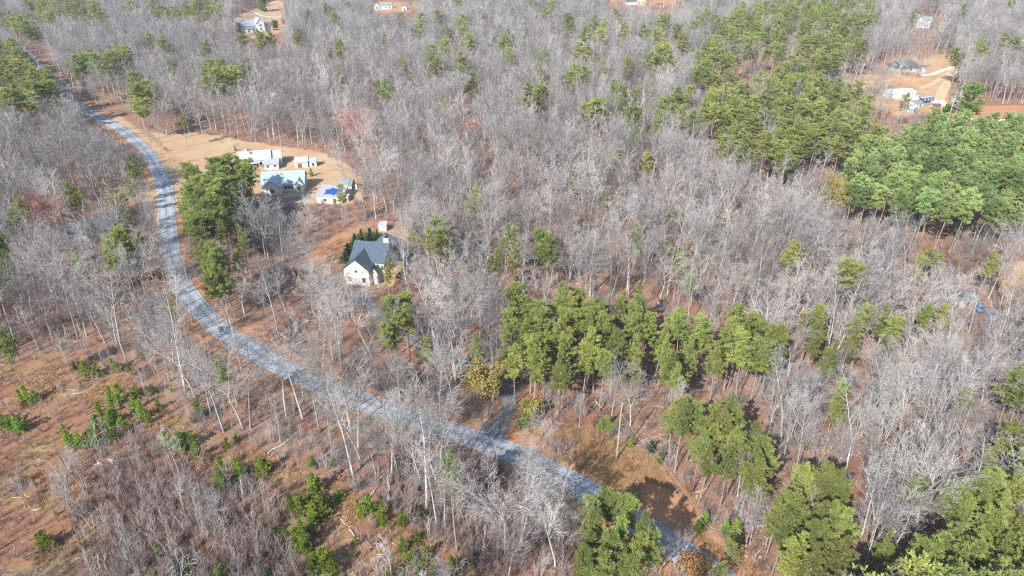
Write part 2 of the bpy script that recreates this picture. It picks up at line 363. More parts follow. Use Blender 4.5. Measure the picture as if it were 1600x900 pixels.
def asphalt(name, a, bcol, marks):
    m = bpy.data.materials.new(name); m.use_nodes = True; nt = m.node_tree; b = nt.nodes["Principled BSDF"]
    b.inputs["Roughness"].default_value = 0.85; b.inputs["Specular IOR Level"].default_value = 0.25
    geo = nt.nodes.new("ShaderNodeNewGeometry"); uvn = nt.nodes.new("ShaderNodeUVMap"); sp = nt.nodes.new("ShaderNodeSeparateXYZ"); nt.links.new(uvn.outputs[0], sp.inputs[0])
    def noi(scale, lo, hi, vec=None, detail=6):
        n = nt.nodes.new("ShaderNodeTexNoise"); n.inputs["Scale"].default_value = scale; n.inputs["Detail"].default_value = detail; n.inputs["Roughness"].default_value = 0.7
        nt.links.new(vec or geo.outputs["Position"], n.inputs["Vector"])
        r = nt.nodes.new("ShaderNodeMapRange"); r.inputs[1].default_value = lo; r.inputs[2].default_value = hi; nt.links.new(n.outputs["Fac"], r.inputs[0]); return r.outputs[0]
    def mixc(f, x0, x1, k=1.0):
        x = nt.nodes.new("ShaderNodeMix"); x.data_type = 'RGBA'
        q = nt.nodes.new("ShaderNodeMath"); q.operation = 'MULTIPLY'; q.inputs[1].default_value = k; nt.links.new(f, q.inputs[0]); nt.links.new(q.outputs[0], x.inputs[0])
        for s_, c in ((6, x0), (7, x1)):
            if isinstance(c, tuple): x.inputs[s_].default_value = (*c, 1)
            else: nt.links.new(c, x.inputs[s_])
        return x.outputs[2]
    c = mixc(noi(0.25, 0.35, 0.65), a, bcol); c = mixc(noi(2.5, 0.45, 0.75), c, tuple(0.65 * q for q in a), 0.55)
    wv = nt.nodes.new("ShaderNodeCombineXYZ"); ss = nt.nodes.new("ShaderNodeMath"); ss.operation = 'MULTIPLY'; ss.inputs[1].default_value = 6.0
    nt.links.new(sp.outputs[0], ss.inputs[0]); nt.links.new(ss.outputs[0], wv.inputs[0])
    s2 = nt.nodes.new("ShaderNodeMath"); s2.operation = 'MULTIPLY'; s2.inputs[1].default_value = 0.06; nt.links.new(sp.outputs[1], s2.inputs[0]); nt.links.new(s2.outputs[0], wv.inputs[1])
    c = mixc(noi(1.0, 0.5, 0.7, wv.outputs[0]), c, tuple(0.78 * q for q in a), 0.6)
    def band(u0, w):
        d = nt.nodes.new("ShaderNodeMath"); d.operation = 'SUBTRACT'; d.inputs[1].default_value = u0; nt.links.new(sp.outputs[0], d.inputs[0])
        e = nt.nodes.new("ShaderNodeMath"); e.operation = 'ABSOLUTE'; nt.links.new(d.outputs[0], e.inputs[0])
        r = nt.nodes.new("ShaderNodeMapRange"); r.inputs[1].default_value = w; r.inputs[2].default_value = w * 0.5; nt.links.new(e.outputs[0], r.inputs[0]); return r.outputs[0]
    c = mixc(band(0.27, 0.09), c, tuple(1.18 * q for q in a), 0.5); c = mixc(band(0.73, 0.09), c, tuple(1.18 * q for q in a), 0.5)
    if marks:
        k = noi(0.12, 0.35, 0.6)
        for u0, w, cc, s_ in ((0.5, 0.03, (0.075, 0.07, 0.065), 0.95), (0.045, 0.016, (0.62, 0.62, 0.6), 0.6), (0.955, 0.016, (0.62, 0.62, 0.6), 0.6)):
            f = nt.nodes.new("ShaderNodeMath"); f.operation = 'MULTIPLY'; nt.links.new(band(u0, w), f.inputs[0]); nt.links.new(k, f.inputs[1])
            c = mixc(f.outputs[0], c, cc, s_)
    c = mixc(band(0.0, 0.06), c, (0.26, 0.18, 0.12), 0.6); c = mixc(band(1.0, 0.06), c, (0.26, 0.18, 0.12), 0.6)
    nt.links.new(c, b.inputs["Base Color"]); return m
ribbon("road", ROAD_W, ROAD_HALF, 0.14, asphalt("weathered_asphalt", (0.275, 0.297, 0.325), (0.225, 0.245, 0.272), True))
ribbon("driveway_path", DRIVE_W, DRIVE_HALF, 0.11, asphalt("driveway_asphalt", (0.15, 0.152, 0.158), (0.105, 0.107, 0.112), False))
dirt = mat('sandy_track', (0.43, 0.325, 0.20), var=0.2, var_scale=0.3); conc = mat('pale_concrete', (0.44, 0.405, 0.345), var=0.12, var_scale=0.5)
ribbon("dirt_path", path_world([(1437, 139), (1458, 130), (1478, 117), (1490, 108)]), 1.6, 0.08, dirt)
ribbon("dirt_path", path_world([(1490, 106), (1484, 122), (1474, 140), (1466, 158)]), 2.6, 0.11, dirt)
ribbon("concrete_path", path_world([(1438, 118), (1455, 117), (1470, 111), (1492, 104)]), 1.8, 0.14, conc)
ribbon("gravel_road", path_world([(1498, 188), (1540, 186), (1600, 190), (1660, 194)]), 2.2, 0.08, conc)
ribbon("concrete_path", path_world([(350, 38), (375, 26), (396, 18), (412, 9), (432, 2)]), 2.6, 0.1, dirt)
ribbon("concrete_path", path_world([(396, 18), (408, 24), (424, 27), (442, 26)]), 2.2, 0.14, conc)
ribbon("twig_shade_strip", path_world([(262, 335), (300, 330), (345, 326), (395, 318), (440, 312), (485, 308)]), 2.0, 0.09, asphalt("dark_twig_shade", (0.15, 0.15, 0.155), (0.12, 0.12, 0.125), False))  # dark strip whose colour stands in for dark twigs and shadow on the ground
ribbon("house_drive_path", path_world([(222, 296), (205, 306), (185, 322), (165, 338)]), 1.8, 0.09, dirt)

# ------------------------------------------------------------------ tree meshes
def rvec(rng, d, ang, az=None):
    """unit vector at angle `ang` from d"""
    d = d.normalized(); a = d.orthogonal().normalized(); b = d.cross(a)
    t = rng.uniform(0, 2 * math.pi) if az is None else az
    return (d * math.cos(ang) + (a * math.cos(t) + b * math.sin(t)) * math.sin(ang)).normalized()
def bare_parts(seed, h=21.0, fork=0, spread=1.0, lod=0, fat=1.0, base=0.42):
    """trunk and limb geometry of one leafless hardwood; returns (trunk V,F), (crown V,F), twig tips"""
    rng = random.Random(seed); TV, TF, CV, CF, tips = [], [], [], [], []
    def path(p, d, L, n, wig, up):
        pts = [p.copy()]; d = d.normalized()
        for i in range(n):
            d = (d + Vector((rng.gauss(0, wig), rng.gauss(0, wig), rng.gauss(0, wig * .6) + up))).normalized()
            pts.append(pts[-1] + d * (L / n))
        return pts
    def at(pts, t):
        k = t * (len(pts) - 1); i = min(int(k), len(pts) - 2); return pts[i].lerp(pts[i + 1], k - i), (pts[i + 1] - pts[i]).normalized()
    tw = (0.014, 0.022)[lod] * fat
    def grow(p, d, L, r, lv):
        n = (5, 4, 3, 2)[min(lv, 3)]
        pts = path(p, d, L, n, (0.10, 0.15, 0.2, 0.22)[min(lv, 3)], (0.05, 0.07, 0.05, 0.03)[min(lv, 3)])
        r = max(r, tw); r1 = max(r * 0.35, tw * 0.7)
        rad = [r + (r1 - r) * i / n for i in range(n + 1)]
        if lv <= 1 and r > 0.05: tube(TV, TF, pts, rad, 5)
        else: tube(CV, CF, pts, rad, 3)
        if lv >= 3: tips.append(pts[-1]); return
        k = {0: 9, 1: (8, 6)[lod], 2: (6, 5)[lod]}[lv]
        if lv == 2: k = max(2, int(k * min(1, L / 1.6)))
        for i in range(k):
            t = 0.22 + 0.78 * (i + rng.random()) / k; q, dd = at(pts, min(t, 1))
            nl = L * rng.uniform(0.38, 0.62) * (1.12 - 0.5 * t)
            if nl < 0.35: nl = 0.35
            grow(q, rvec(rng, dd, R(rng.uniform(24, 52))), nl, max(r * (1 - 0.55 * t) * 0.6, tw), lv + 1)
        tips.append(pts[-1])
    r0 = h * 0.0094 * rng.uniform(0.85, 1.2)
    lean = Vector((rng.gauss(0, .05), rng.gauss(0, .05), 1))
    fz = h * (rng.uniform(0.28, 0.45) if fork else 0.97)
    trunk = path(Vector((0, 0, -0.4)), lean, fz, 8, 0.035, 0.02)
    rt = [r0 * (1.25 if i == 0 else 1 - (0.42 if fork else 0.86) * i / 8) for i in range(9)]
    tube(TV, TF, trunk, rt, 7)
    stems = []
    if fork:
        a0 = rng.uniform(0, 6.28)
        for k in range(fork):
            d = rvec(rng, Vector((0, 0, 1)), R(rng.uniform(12, 30) * spread), a0 + 6.28 * k / fork + rng.uniform(-.4, .4))
            L = (h - fz) * rng.uniform(0.85, 1.08); st = path(trunk[-1], d, L, 6, 0.06, 0.05); r = rt[-1] * rng.uniform(0.6, 0.85)
            tube(TV, TF, st, [max(r * (1 - 0.85 * i / 6), tw) for i in range(7)], 5); stems.append((st, L, r, 0.12, 11 if lod == 0 else 8))
        stems.append((trunk, fz, rt[4], 0.75, 3))
    else: stems.append((trunk, fz, rt[3], base, 17 if lod == 0 else 13))
    for st, L, r, t0, k in stems:
        for i in range(k):
            t = t0 + (1 - t0) * (i + rng.random() * 0.9) / k; q, dd = at(st, min(t, 1))
            top = (q.z / h - base * .8) / (1 - base * .8)
            nl = h * spread * (0.33 - 0.22 * max(top, 0) ** 1.3) * rng.uniform(0.6, 1.15)
            if fork: nl *= 0.8
            grow(q, rvec(rng, dd, R(rng.uniform(28, 52))), nl, r * (1 - 0.7 * t) * rng.uniform(0.5, 0.75), 1)
    return (TV, TF), (CV, CF), tips
def leaves(tips, rng, n, size, spread):
    V, F = [], []
    for p in tips:
        for _ in range(n):
            c = p + Vector((rng.gauss(0, spread), rng.gauss(0, spread), rng.gauss(0, spread)))
            a = Vector((rng.gauss(0, 1), rng.gauss(0, 1), rng.gauss(0, 1))).normalized() * size; b = a.orthogonal().normalized() * size * rng.uniform(.5, .9)
            o = len(V); V += [tuple(c - a), tuple(c + b), tuple(c + a), tuple(c - b)]; F.append((o, o + 1, o + 2, o + 3))
    return V, F
def pine_parts(seed, h=19.0, c0=0.45, width=3.0, shape='tall', dens=1.0, stubs=8, lod=0):
    """trunk with limbs, and needle sprays gathered in clumps at the limb ends"""
    rng = random.Random(seed); TV, TF, NV, NF = [], [], [], []
    n = 9; pts = [Vector((0, 0, -0.4))]; d = Vector((rng.gauss(0, .03), rng.gauss(0, .03), 1))
    for i in range(n):
        d = (d + Vector((rng.gauss(0, .03), rng.gauss(0, .03), 0.08))).normalized(); pts.append(pts[-1] + d * (h + 0.4) / n)
    r0 = h * 0.0095
    tube(TV, TF, pts, [max(r0 * (1.15 if i == 0 else 1 - 0.88 * i / n), 0.02) for i in range(n + 1)], 6)
    def tp(z):
        k = min(max((z + .4) / (h + .4) * n, 0), n - 1e-3); i = int(k); return pts[i].lerp(pts[i + 1], k - i)
    def clump(c, out, s):
        m = int((34 if lod == 0 else 15) * dens)
        for _ in range(m):
            dd = (out * 0.7 + Vector((rng.gauss(0, .75), rng.gauss(0, .75), rng.gauss(0, .38) + 0.28))).normalized()
            L = s * rng.uniform(0.45, 1.0); b = dd.orthogonal().normalized(); b = (b * math.cos(6.28 * rng.random()) + dd.cross(b) * math.sin(6.28 * rng.random())).normalized()
            w = (0.045 if lod == 0 else 0.095) * (0.5 + s); p = c + Vector((rng.gauss(0, .12), rng.gauss(0, .12), rng.gauss(0, .1))) * s
            o = len(NV); m_ = p + dd * L * .55
            NV.extend([tuple(p), tuple(m_ + b * w), tuple(p + dd * L), tuple(m_ - b * w)]); NF.append((o, o + 1, o + 2, o + 3))
    nl = int((54 if shape != 'young' else 46) * (1 if lod == 0 else .75)); az = rng.uniform(0, 6.28)
    side = [rng.uniform(0.75, 1.2) for _ in range(7)]
    for i in range(nl):
        t = (i + rng.random() * .8) / nl; z = h * (c0 + (1 - c0) * t); az += 2.4 + rng.gauss(0, .35)
        if shape == 'round': prof = math.sin(math.pi * (0.14 + 0.80 * t)) ** 0.75
        elif shape == 'young': prof = (1 - t) ** 0.75 + 0.06
        else: prof = (0.55 + 0.45 * math.sin(math.pi * min(1, t * 1.35))) * (1 - t ** 2.6) + 0.12
        L = width * prof * rng.uniform(0.55, 1.15) * side[int(az * 7 / 6.283) % 7]
        if rng.random() < 0.20 and shape != 'young': continue
        up = (0.05 + 0.75 * t ** 1.5) + rng.gauss(0, .12); dirv = Vector((math.cos(az), math.sin(az), up)).normalized()
        p0 = tp(z); lp = [p0]; dd = dirv
        for k in range(3):
            dd = (dd + Vector((rng.gauss(0, .1), rng.gauss(0, .1), 0.10))).normalized(); lp.append(lp[-1] + dd * L / 3)
        if L > 0.5: tube(TV, TF, lp, [max(r0 * .32 * (1 - t * .7), .02), .03, .02, .012], 3)
        nc = max(1, int((2.0 + L * 2.1) * (1 if lod == 0 else .75)))
        for k in range(nc):
            f = 0.25 + 0.8 * (k + rng.random()) / nc if shape != 'young' else (k + rng.random()) / nc * 1.05
            q = lp[0].lerp(lp[3], min(f, 1.0)); q = q + Vector((rng.gauss(0, .34), rng.gauss(0, .34), rng.gauss(0, .09))) * min(1, L * .5 + .1) * (0.5 + f)
            clump(q, dirv, (0.85 if shape != 'young' else 0.42) * rng.uniform(0.7, 1.15) * (1 if L > .8 else .75))
    for k in range(6): clump(pts[-1] + Vector((rng.gauss(0, .2), rng.gauss(0, .2), rng.gauss(-.2, .25))), Vector((0, 0, 1)), 0.6 if shape != 'young' else 0.35)
    for i in range(stubs):
        z = h * rng.uniform(0.2, c0 + .05); a = rng.uniform(0, 6.28); L = rng.uniform(.5, 2.0); p = tp(z)
        tube(TV, TF, [p, p + Vector((math.cos(a), math.sin(a), .15)) * L], [.03, .012], 3)
    return (TV, TF), (NV, NF)
def joined(name, parts):
    """one mesh of several (V, F, material) lists"""
    V, F, mi, ms = [], [], [], []
    for v, f, m in parts:
        o = len(V); V += v; F += [tuple(i + o for i in q) for q in f]
        if m not in ms: ms.append(m)
        mi += [ms.index(m)] * len(f)
    return mesh_from(name, V, F, ms, mi)

# near variants: separate trunk and crown meshes; stuff variants: one joined mesh each
BARE, BARE_H = [], 21.0
for k, (fork, spread, base, pale) in enumerate([(0, .95, .45, 0), (3, 1.0, .4, 1), (0, 1.15, .38, 0), (4, 1.2, .4, 1), (3, .85, .45, 0), (0, .75, .55, 1), (4, 1.05, .4, 0), (2, .95, .5, 1), (3, 1.35, .35, 1)]):
    t, c, tips = bare_parts(100 + k, BARE_H, fork, spread, 0, 1.0, base)
    bm_, tm_ = (M['pale_bark'], M['pale_twig']) if pale else (M['bark'], M['twig'])
    BARE.append((mesh_from("bare_trunk", *t, bm_, smooth=True), mesh_from("bare_crown", *c, tm_)))
PINE, PINE_H, PINE_W = [], 19.0, 5.0
for k, (c0, w, sh) in enumerate([(.5, 3.0, 'tall'), (.56, 3.1, 'round'), (.6, 3.0, 'round'), (.42, 2.8, 'tall'), (.55, 3.2, 'round'), (.64, 2.9, 'round'), (.52, 3.1, 'tall')]):
    t, c = pine_parts(200 + k, PINE_H, c0, w, sh)
    PINE.append((mesh_from("pine_trunk", *t, M['pine_bark']), mesh_from("pine_crown", *c, M['needle'])))
YOUNG, YOUNG_H, YOUNG_W = [], 4.0, 2.4
for k in range(5):
    t, c = pine_parts(300 + k, 4.0, 0.04, 1.25, 'young', 1.1, 0)
    YOUNG.append((mesh_from("young_trunk", *t, M['pine_bark']), mesh_from("young_crown", *c, M['needle_y'])))
def needle_copy(pair, m):
    c = pair[1].copy(); c.materials.clear(); c.materials.append(m); return (pair[0], c)

# ------------------------------------------------------------------ stuff: many points of one kind instanced by one object
def unlinked(name, me):
    return bpy.data.objects.new(name, me)
def stuff(name, P, rz, scl, idx, protos, label, cat, tilt=None):
    P = np.asarray(P, np.float32); n = len(P)
    me = bpy.data.meshes.new(name); me.vertices.add(n); me.vertices.foreach_set("co", P.ravel())
    rot = np.zeros((n, 3), np.float32); rot[:, 2] = rz
    if tilt is not None: rot[:, :2] = tilt
    scl = np.asarray(scl, np.float32); scl = scl if scl.ndim == 2 else np.repeat(scl[:, None], 3, 1)
    for nm, ty, a, key in (("rot", 'FLOAT_VECTOR', rot, "vector"), ("scl", 'FLOAT_VECTOR', scl, "vector"), ("idx", 'INT', np.asarray(idx, np.int32), "value")):
        at = me.attributes.new(nm, ty, 'POINT'); at.data.foreach_set(key, np.ascontiguousarray(a).ravel())
    o = lin(bpy.data.objects.new(name, me)); tag(o, label, cat, None, 'stuff')
    ng = bpy.data.node_groups.new(name + "_scatter", 'GeometryNodeTree')
    ng.interface.new_socket("Geometry", in_out='INPUT', socket_type='NodeSocketGeometry'); ng.interface.new_socket("Geometry", in_out='OUTPUT', socket_type='NodeSocketGeometry')
    gi, go = ng.nodes.new("NodeGroupInput"), ng.nodes.new("NodeGroupOutput"); iop = ng.nodes.new("GeometryNodeInstanceOnPoints")
    join = ng.nodes.new("GeometryNodeJoinGeometry")
    for p in reversed(protos):
        oi = ng.nodes.new("GeometryNodeObjectInfo"); oi.inputs["Object"].default_value = p; oi.inputs["As Instance"].default_value = True
        ng.links.new(oi.outputs["Geometry"], join.inputs[0])
    def named(nm, ty):
        a = ng.nodes.new("GeometryNodeInputNamedAttribute"); a.data_type = ty; a.inputs["Name"].default_value = nm; return a.outputs["Attribute"]
    ng.links.new(gi.outputs[0], iop.inputs["Points"]); ng.links.new(join.outputs[0], iop.inputs["Instance"])
    iop.inputs["Pick Instance"].default_value = True
    ng.links.new(named("idx", 'INT'), iop.inputs["Instance Index"])
    e2r = ng.nodes.new("FunctionNodeEulerToRotation"); ng.links.new(named("rot", 'FLOAT_VECTOR'), e2r.inputs[0]); ng.links.new(e2r.outputs[0], iop.inputs["Rotation"])
    ng.links.new(named("scl", 'FLOAT_VECTOR'), iop.inputs["Scale"]); ng.links.new(iop.outputs[0], go.inputs[0])
    md = o.modifiers.new("scatter", 'NODES'); md.node_group = ng
    return o

# ------------------------------------------------------------------ labels that single each tree out
LANDMARKS = [("dark-roofed house", 575, 420), ("white-roofed farmhouse", 412, 255), ("blue-roofed house", 443, 290), ("driveway mouth", 772, 675), ("tall verge pole", 963, 718),
             ("brush pile", 165, 722), ("purple thicket", 300, 800), ("road bend", 262, 345), ("bottom left corner", 20, 880), ("bottom right corner", 1580, 890), ("roadside pine clump", 965, 850),
             ("yellow bush", 760, 600), ("pine belt", 950, 540), ("blue parked cars", 1530, 478), ("half-hidden grey house", 145, 360), ("small white shed", 598, 355), ("clearing edge", 480, 705),
             ("pines at the right bank", 1160, 700), ("white-roofed sheds", 1430, 150), ("yellow treetop", 1300, 330), ("red treetop", 560, 205), ("planted pine stand", 1450, 290), ("middle of the photo", 800, 400),
             ("right edge middle", 1590, 500), ("lower edge middle", 700, 880), ("left edge middle", 10, 500), ("broad bare tree", 1430, 600), ("leaning white deadwood", 1250, 640)]
ORD = ["nearest", "second nearest", "third nearest", "fourth nearest", "fifth nearest", "sixth nearest", "seventh nearest", "eighth nearest", "ninth nearest", "tenth nearest"]
class Labeller:
    def __init__(s): s.items = []
    def add(s, o, px, py, desc, cat): s.items.append((o, px, py, desc, cat))
    def run(s):
        by = {}
        for o, px, py, desc, cat in s.items:
            d, i = min((math.hypot((px - L[1]), (py - L[2]) * 1.4), i) for i, L in enumerate(LANDMARKS)); L = LANDMARKS[i]
            dx, dy = px - L[1], (py - L[2]) * 1.4
            side = ("right of" if dx > 0 else "left of") if abs(dx) > abs(dy) else ("in front of" if dy > 0 else "behind")
            by.setdefault((desc, cat, side, L[0]), []).append((d, o))
        for (desc, cat, side, lm), v in by.items():
            v.sort(key=lambda t: t[0])
            for k, (d, o) in enumerate(v):
                if k < len(ORD): tag(o, f"{desc} {side} the {lm}, {ORD[k]} to it".replace("bright green young pine", "bright young pine"), cat, f"{desc}s {side} the {lm}")
                else: tag(o, f"{desc} farther out {side} the {lm}", cat, f"{desc}s farther out {side} the {lm}")
LAB = Labeller()
def place_tree(name, pair, loc, rz, s, tilt=(0, 0)):
    """a tree is an empty at the foot of its trunk with two parts"""
    r = bpy.data.objects.new(name, None); C.objects.link(r); r.location = loc; r.rotation_euler = (tilt[0], tilt[1], rz); r.scale = s
    for nm, me in (("trunk", pair[0]), ("crown", pair[1])):
        o = bpy.data.objects.new(nm, me); C.objects.link(o); o.parent = r
    return r

# ------------------------------------------------------------------ pines: crown centres as seen, (px, py, crown width px, needle kind)
PINES = [(50, 8, 20), (86, 8, 18), (140, 12, 24), (152, 24, 18), (200, 12, 15), (250, 20, 14), (268, 27, 20), (310, 8, 14), (322, 22, 22), (72, 25, 30), (28, 38, 28), (45, 46, 28),
 (12, 75, 30), (24, 92, 30), (52, 118, 30), (66, 128, 30), (60, 150, 30), (5, 130, 36), (12, 158, 30), (36, 112, 26), (72, 145, 22), (165, 100, 26), (185, 92, 24), (150, 97, 20), (138, 98, 22), (172, 108, 18), (128, 100, 18),
 (230, 63, 15), (250, 68, 15), (266, 76, 15), (321, 73, 10), (220, 130, 22), (214, 155, 20), (222, 172, 14), (262, 110, 13), (335, 108, 20), (342, 125, 18), (360, 118, 18), (330, 135, 16), (380, 100, 14), (283, 190, 9), (375, 62, 14),
 (412, 62, 16), (426, 62, 15), (405, 66, 16), (540, 6, 24), (527, 30, 16), (528, 78, 14), (650, 45, 13), (655, 33, 12), (623, 33, 12), (687, 28, 15), (720, 35, 20), (720, 48, 18), (700, 53, 14), (598, 62, 10),
 (630, 105, 10), (675, 85, 15), (690, 72, 15), (672, 96, 15), (685, 110, 22), (715, 105, 18), (726, 95, 13), (738, 68, 20), (770, 68, 9), (740, 132, 17), (605, 138, 17), (535, 125, 9), (485, 118, 9), (695, 163, 9), (795, 60, 16), (718, 3, 16), (775, 3, 12), (780, 70, 12), (800, 90, 14), (845, 88, 14), (510, 15, 14), (482, 24, 12), (590, 140, 9), (463, 60, 12),
 (836, 5, 10), (858, 8, 13), (855, 20, 13), (887, 32, 14), (890, 48, 15), (925, 35, 14), (940, 42, 18), (943, 60, 15), (965, 22, 14), (973, 50, 14), (1010, 48, 20), (1028, 36, 22), (1046, 34, 20), (1022, 58, 20), (1040, 48, 18), (1090, 36, 22), (1078, 46, 18), (1098, 25, 14), (1062, 52, 16), (1065, 68, 14),
 (1025, 90, 22), (1045, 84, 22), (1050, 98, 18), (1030, 76, 20), (1012, 98, 14), (985, 108, 15), (910, 82, 16), (925, 84, 14), (915, 56, 14), (850, 118, 22), (890, 118, 16), (906, 122, 16), (828, 150, 20), (843, 155, 18), (945, 110, 11), (965, 140, 13), (978, 152, 15), (932, 176, 22), (912, 172, 15), (970, 165, 14), (985, 158, 14), (992, 188, 18), (1062, 155, 20), (1040, 172, 15), (1066, 180, 16), (1097, 172, 18), (1084, 195, 18), (998, 215, 18), (1014, 146, 12), (1026, 194, 14), (1000, 150, 13), (952, 162, 11), (1072, 150, 14),
 (1425, 32, 16), (1505, 18, 11), (1578, 3, 16), (1500, 90, 19), (1528, 72, 22), (1540, 80, 20), (1590, 72, 24), (1575, 62, 20), (1456, 186, 16), (1417, 158, 12), (1345, 145, 14), (1350, 165, 14),
 (32, 325, 20), (26, 345, 20), (115, 302, 20), (124, 312, 14), (310, 285, 28), (330, 308, 26), (295, 308, 26), (345, 270, 26), (362, 262, 22), (374, 266, 22), (350, 298, 26), (374, 282, 24), (322, 338, 26), (318, 362, 24), (340, 345, 22), (393, 274, 18), (306, 334, 24), (336, 285, 24), (360, 320, 20), (322, 296, 28), (304, 296, 24), (340, 315, 26), (356, 280, 26), (330, 322, 26), (312, 322, 26), (346, 330, 22), (326, 352, 24), (310, 348, 22), (366, 296, 22), (386, 272, 22), (300, 318, 22), (340, 365, 18), (352, 345, 16), (330, 408, 22), (345, 415, 22), (322, 420, 20), (340, 442, 20), (380, 366, 13), (378, 384, 13), (366, 410, 14), (336, 425, 28), (318, 402, 22), (352, 435, 20), (326, 445, 18), (190, 385, 30), (204, 400, 24), (176, 396, 22), (216, 386, 18), (125, 408, 20), (205, 250, 18, 'd'), (214, 268, 20, 'd'), (202, 285, 18, 'd'), (208, 300, 14, 'd'), (3, 385, 22), (4, 412, 20), (-2, 440, 20), (192, 342, 18), (150, 366, 12), (222, 255, 12, 'd'),
 (740, 315, 22), (690, 365, 24), (690, 388, 28), (676, 378, 18), (645, 370, 18), (764, 422, 20), (772, 408, 14), (790, 375, 22), (803, 345, 16), (806, 380, 22), (802, 402, 18), (860, 385, 26), (856, 398, 24), (890, 281, 11), (962, 250, 13), (955, 315, 13), (996, 358, 16), (998, 374, 13), (1053, 394, 18), (1060, 410, 18), (1052, 335, 15), (1078, 440, 15), (1110, 402, 13), (1130, 347, 13), (1240, 395, 14), (1012, 258, 13), (990, 228, 13), (1325, 437, 34), (1232, 396, 20), (1440, 422, 18), (1455, 402, 22, 'd'), (1465, 415, 18, 'd'), (1545, 418, 16), (530, 305, 14), (603, 427, 10),
 (10, 545, 24), (345, 580, 20), (705, 732, 28), (690, 730, 22), (714, 750, 24), (612, 488, 26), (610, 512, 24), (632, 480, 22), (636, 500, 20), (604, 525, 18), (745, 540, 20), (664, 552, 14), (265, 490, 14),
 (800, 468, 28), (822, 488, 28), (845, 506, 30), (865, 528, 28), (815, 525, 30), (805, 560, 28), (852, 556, 28), (890, 482, 24), (906, 478, 24), (896, 515, 26), (925, 498, 26), (946, 518, 26), (975, 478, 24), (986, 500, 24), (1002, 465, 18), (1003, 490, 20), (960, 545, 28), (915, 556, 28), (932, 545, 24), (1016, 515, 26), (1040, 522, 24), (1062, 516, 22), (1036, 545, 22), (1076, 552, 24), (1052, 570, 22), (1062, 590, 20), (1100, 530, 28), (1132, 536, 24), (1122, 558, 24), (1160, 528, 24), (1180, 518, 26), (1186, 560, 30), (1204, 555, 24), (1196, 532, 24), (942, 575, 24), (990, 568, 22), (830, 545, 26), (878, 545, 26), (838, 575, 26), (880, 575, 24), (792, 500, 22), (795, 535, 22), (1150, 545, 20), (870, 500, 22),
 (1055, 650, 26), (1070, 640, 26), (1066, 665, 28), (1085, 652, 24), (1120, 650, 28), (1142, 648, 28), (1155, 665, 28), (1128, 672, 28), (1112, 690, 26), (1150, 700, 30), (1175, 690, 30), (1168, 720, 28), (1140, 722, 26), (1095, 700, 24), (1188, 712, 26), (1172, 742, 26), (1192, 748, 28), (1104, 722, 20), (1205, 720, 24), (1215, 800, 28),
 (1270, 500, 22), (1262, 518, 22), (1278, 525, 22), (1268, 542, 20), (1300, 560, 22), (1298, 576, 20), (1335, 515, 22), (1332, 535, 20), (1362, 500, 20), (1352, 490, 18), (1384, 498, 20), (1386, 516, 22), (1392, 535, 18), (1440, 498, 18), (1475, 497, 16), (1310, 625, 22), (1306, 640, 20), (1590, 600, 30), (1598, 618, 26), (1500, 630, 14),
 (926, 802, 30), (952, 796, 30), (980, 806, 30), (928, 832, 36), (962, 836, 38), (998, 832, 34), (924, 862, 32), (955, 868, 34), (988, 866, 32), (1014, 866, 30), (940, 895, 32), (972, 898, 32), (914, 884, 26),
 (1250, 765, 34), (1275, 755, 34), (1295, 765, 34), (1245, 795, 36), (1275, 800, 38), (1305, 805, 36), (1325, 825, 34), (1255, 830, 38), (1290, 845, 38), (1315, 862, 34), (1245, 865, 36), (1275, 885, 38), (1225, 830, 32), (1236, 890, 30), (1310, 780, 30),
 (1485, 790, 34), (1515, 775, 34), (1545, 772, 34), (1575, 765, 34), (1600, 755, 32), (1505, 805, 34), (1540, 800, 36), (1575, 800, 36), (1495, 850, 36), (1465, 868, 36), (1432, 880, 36), (1545, 835, 38), (1585, 835, 38), (1600, 870, 38), (1560, 870, 38), (1520, 880, 38), (1485, 895, 38), (1445, 900, 36), (1410, 900, 30), (1590, 700, 26), (1580, 690, 24), (1595, 720, 28), (1558, 712, 20), (1385, 850, 20), (1432, 755, 18), (1418, 776, 18), (1436, 775, 16), (1600, 900, 36), (1555, 905, 36),
 (1150, 860, 16, 'y'), (1122, 892, 12, 'y')]
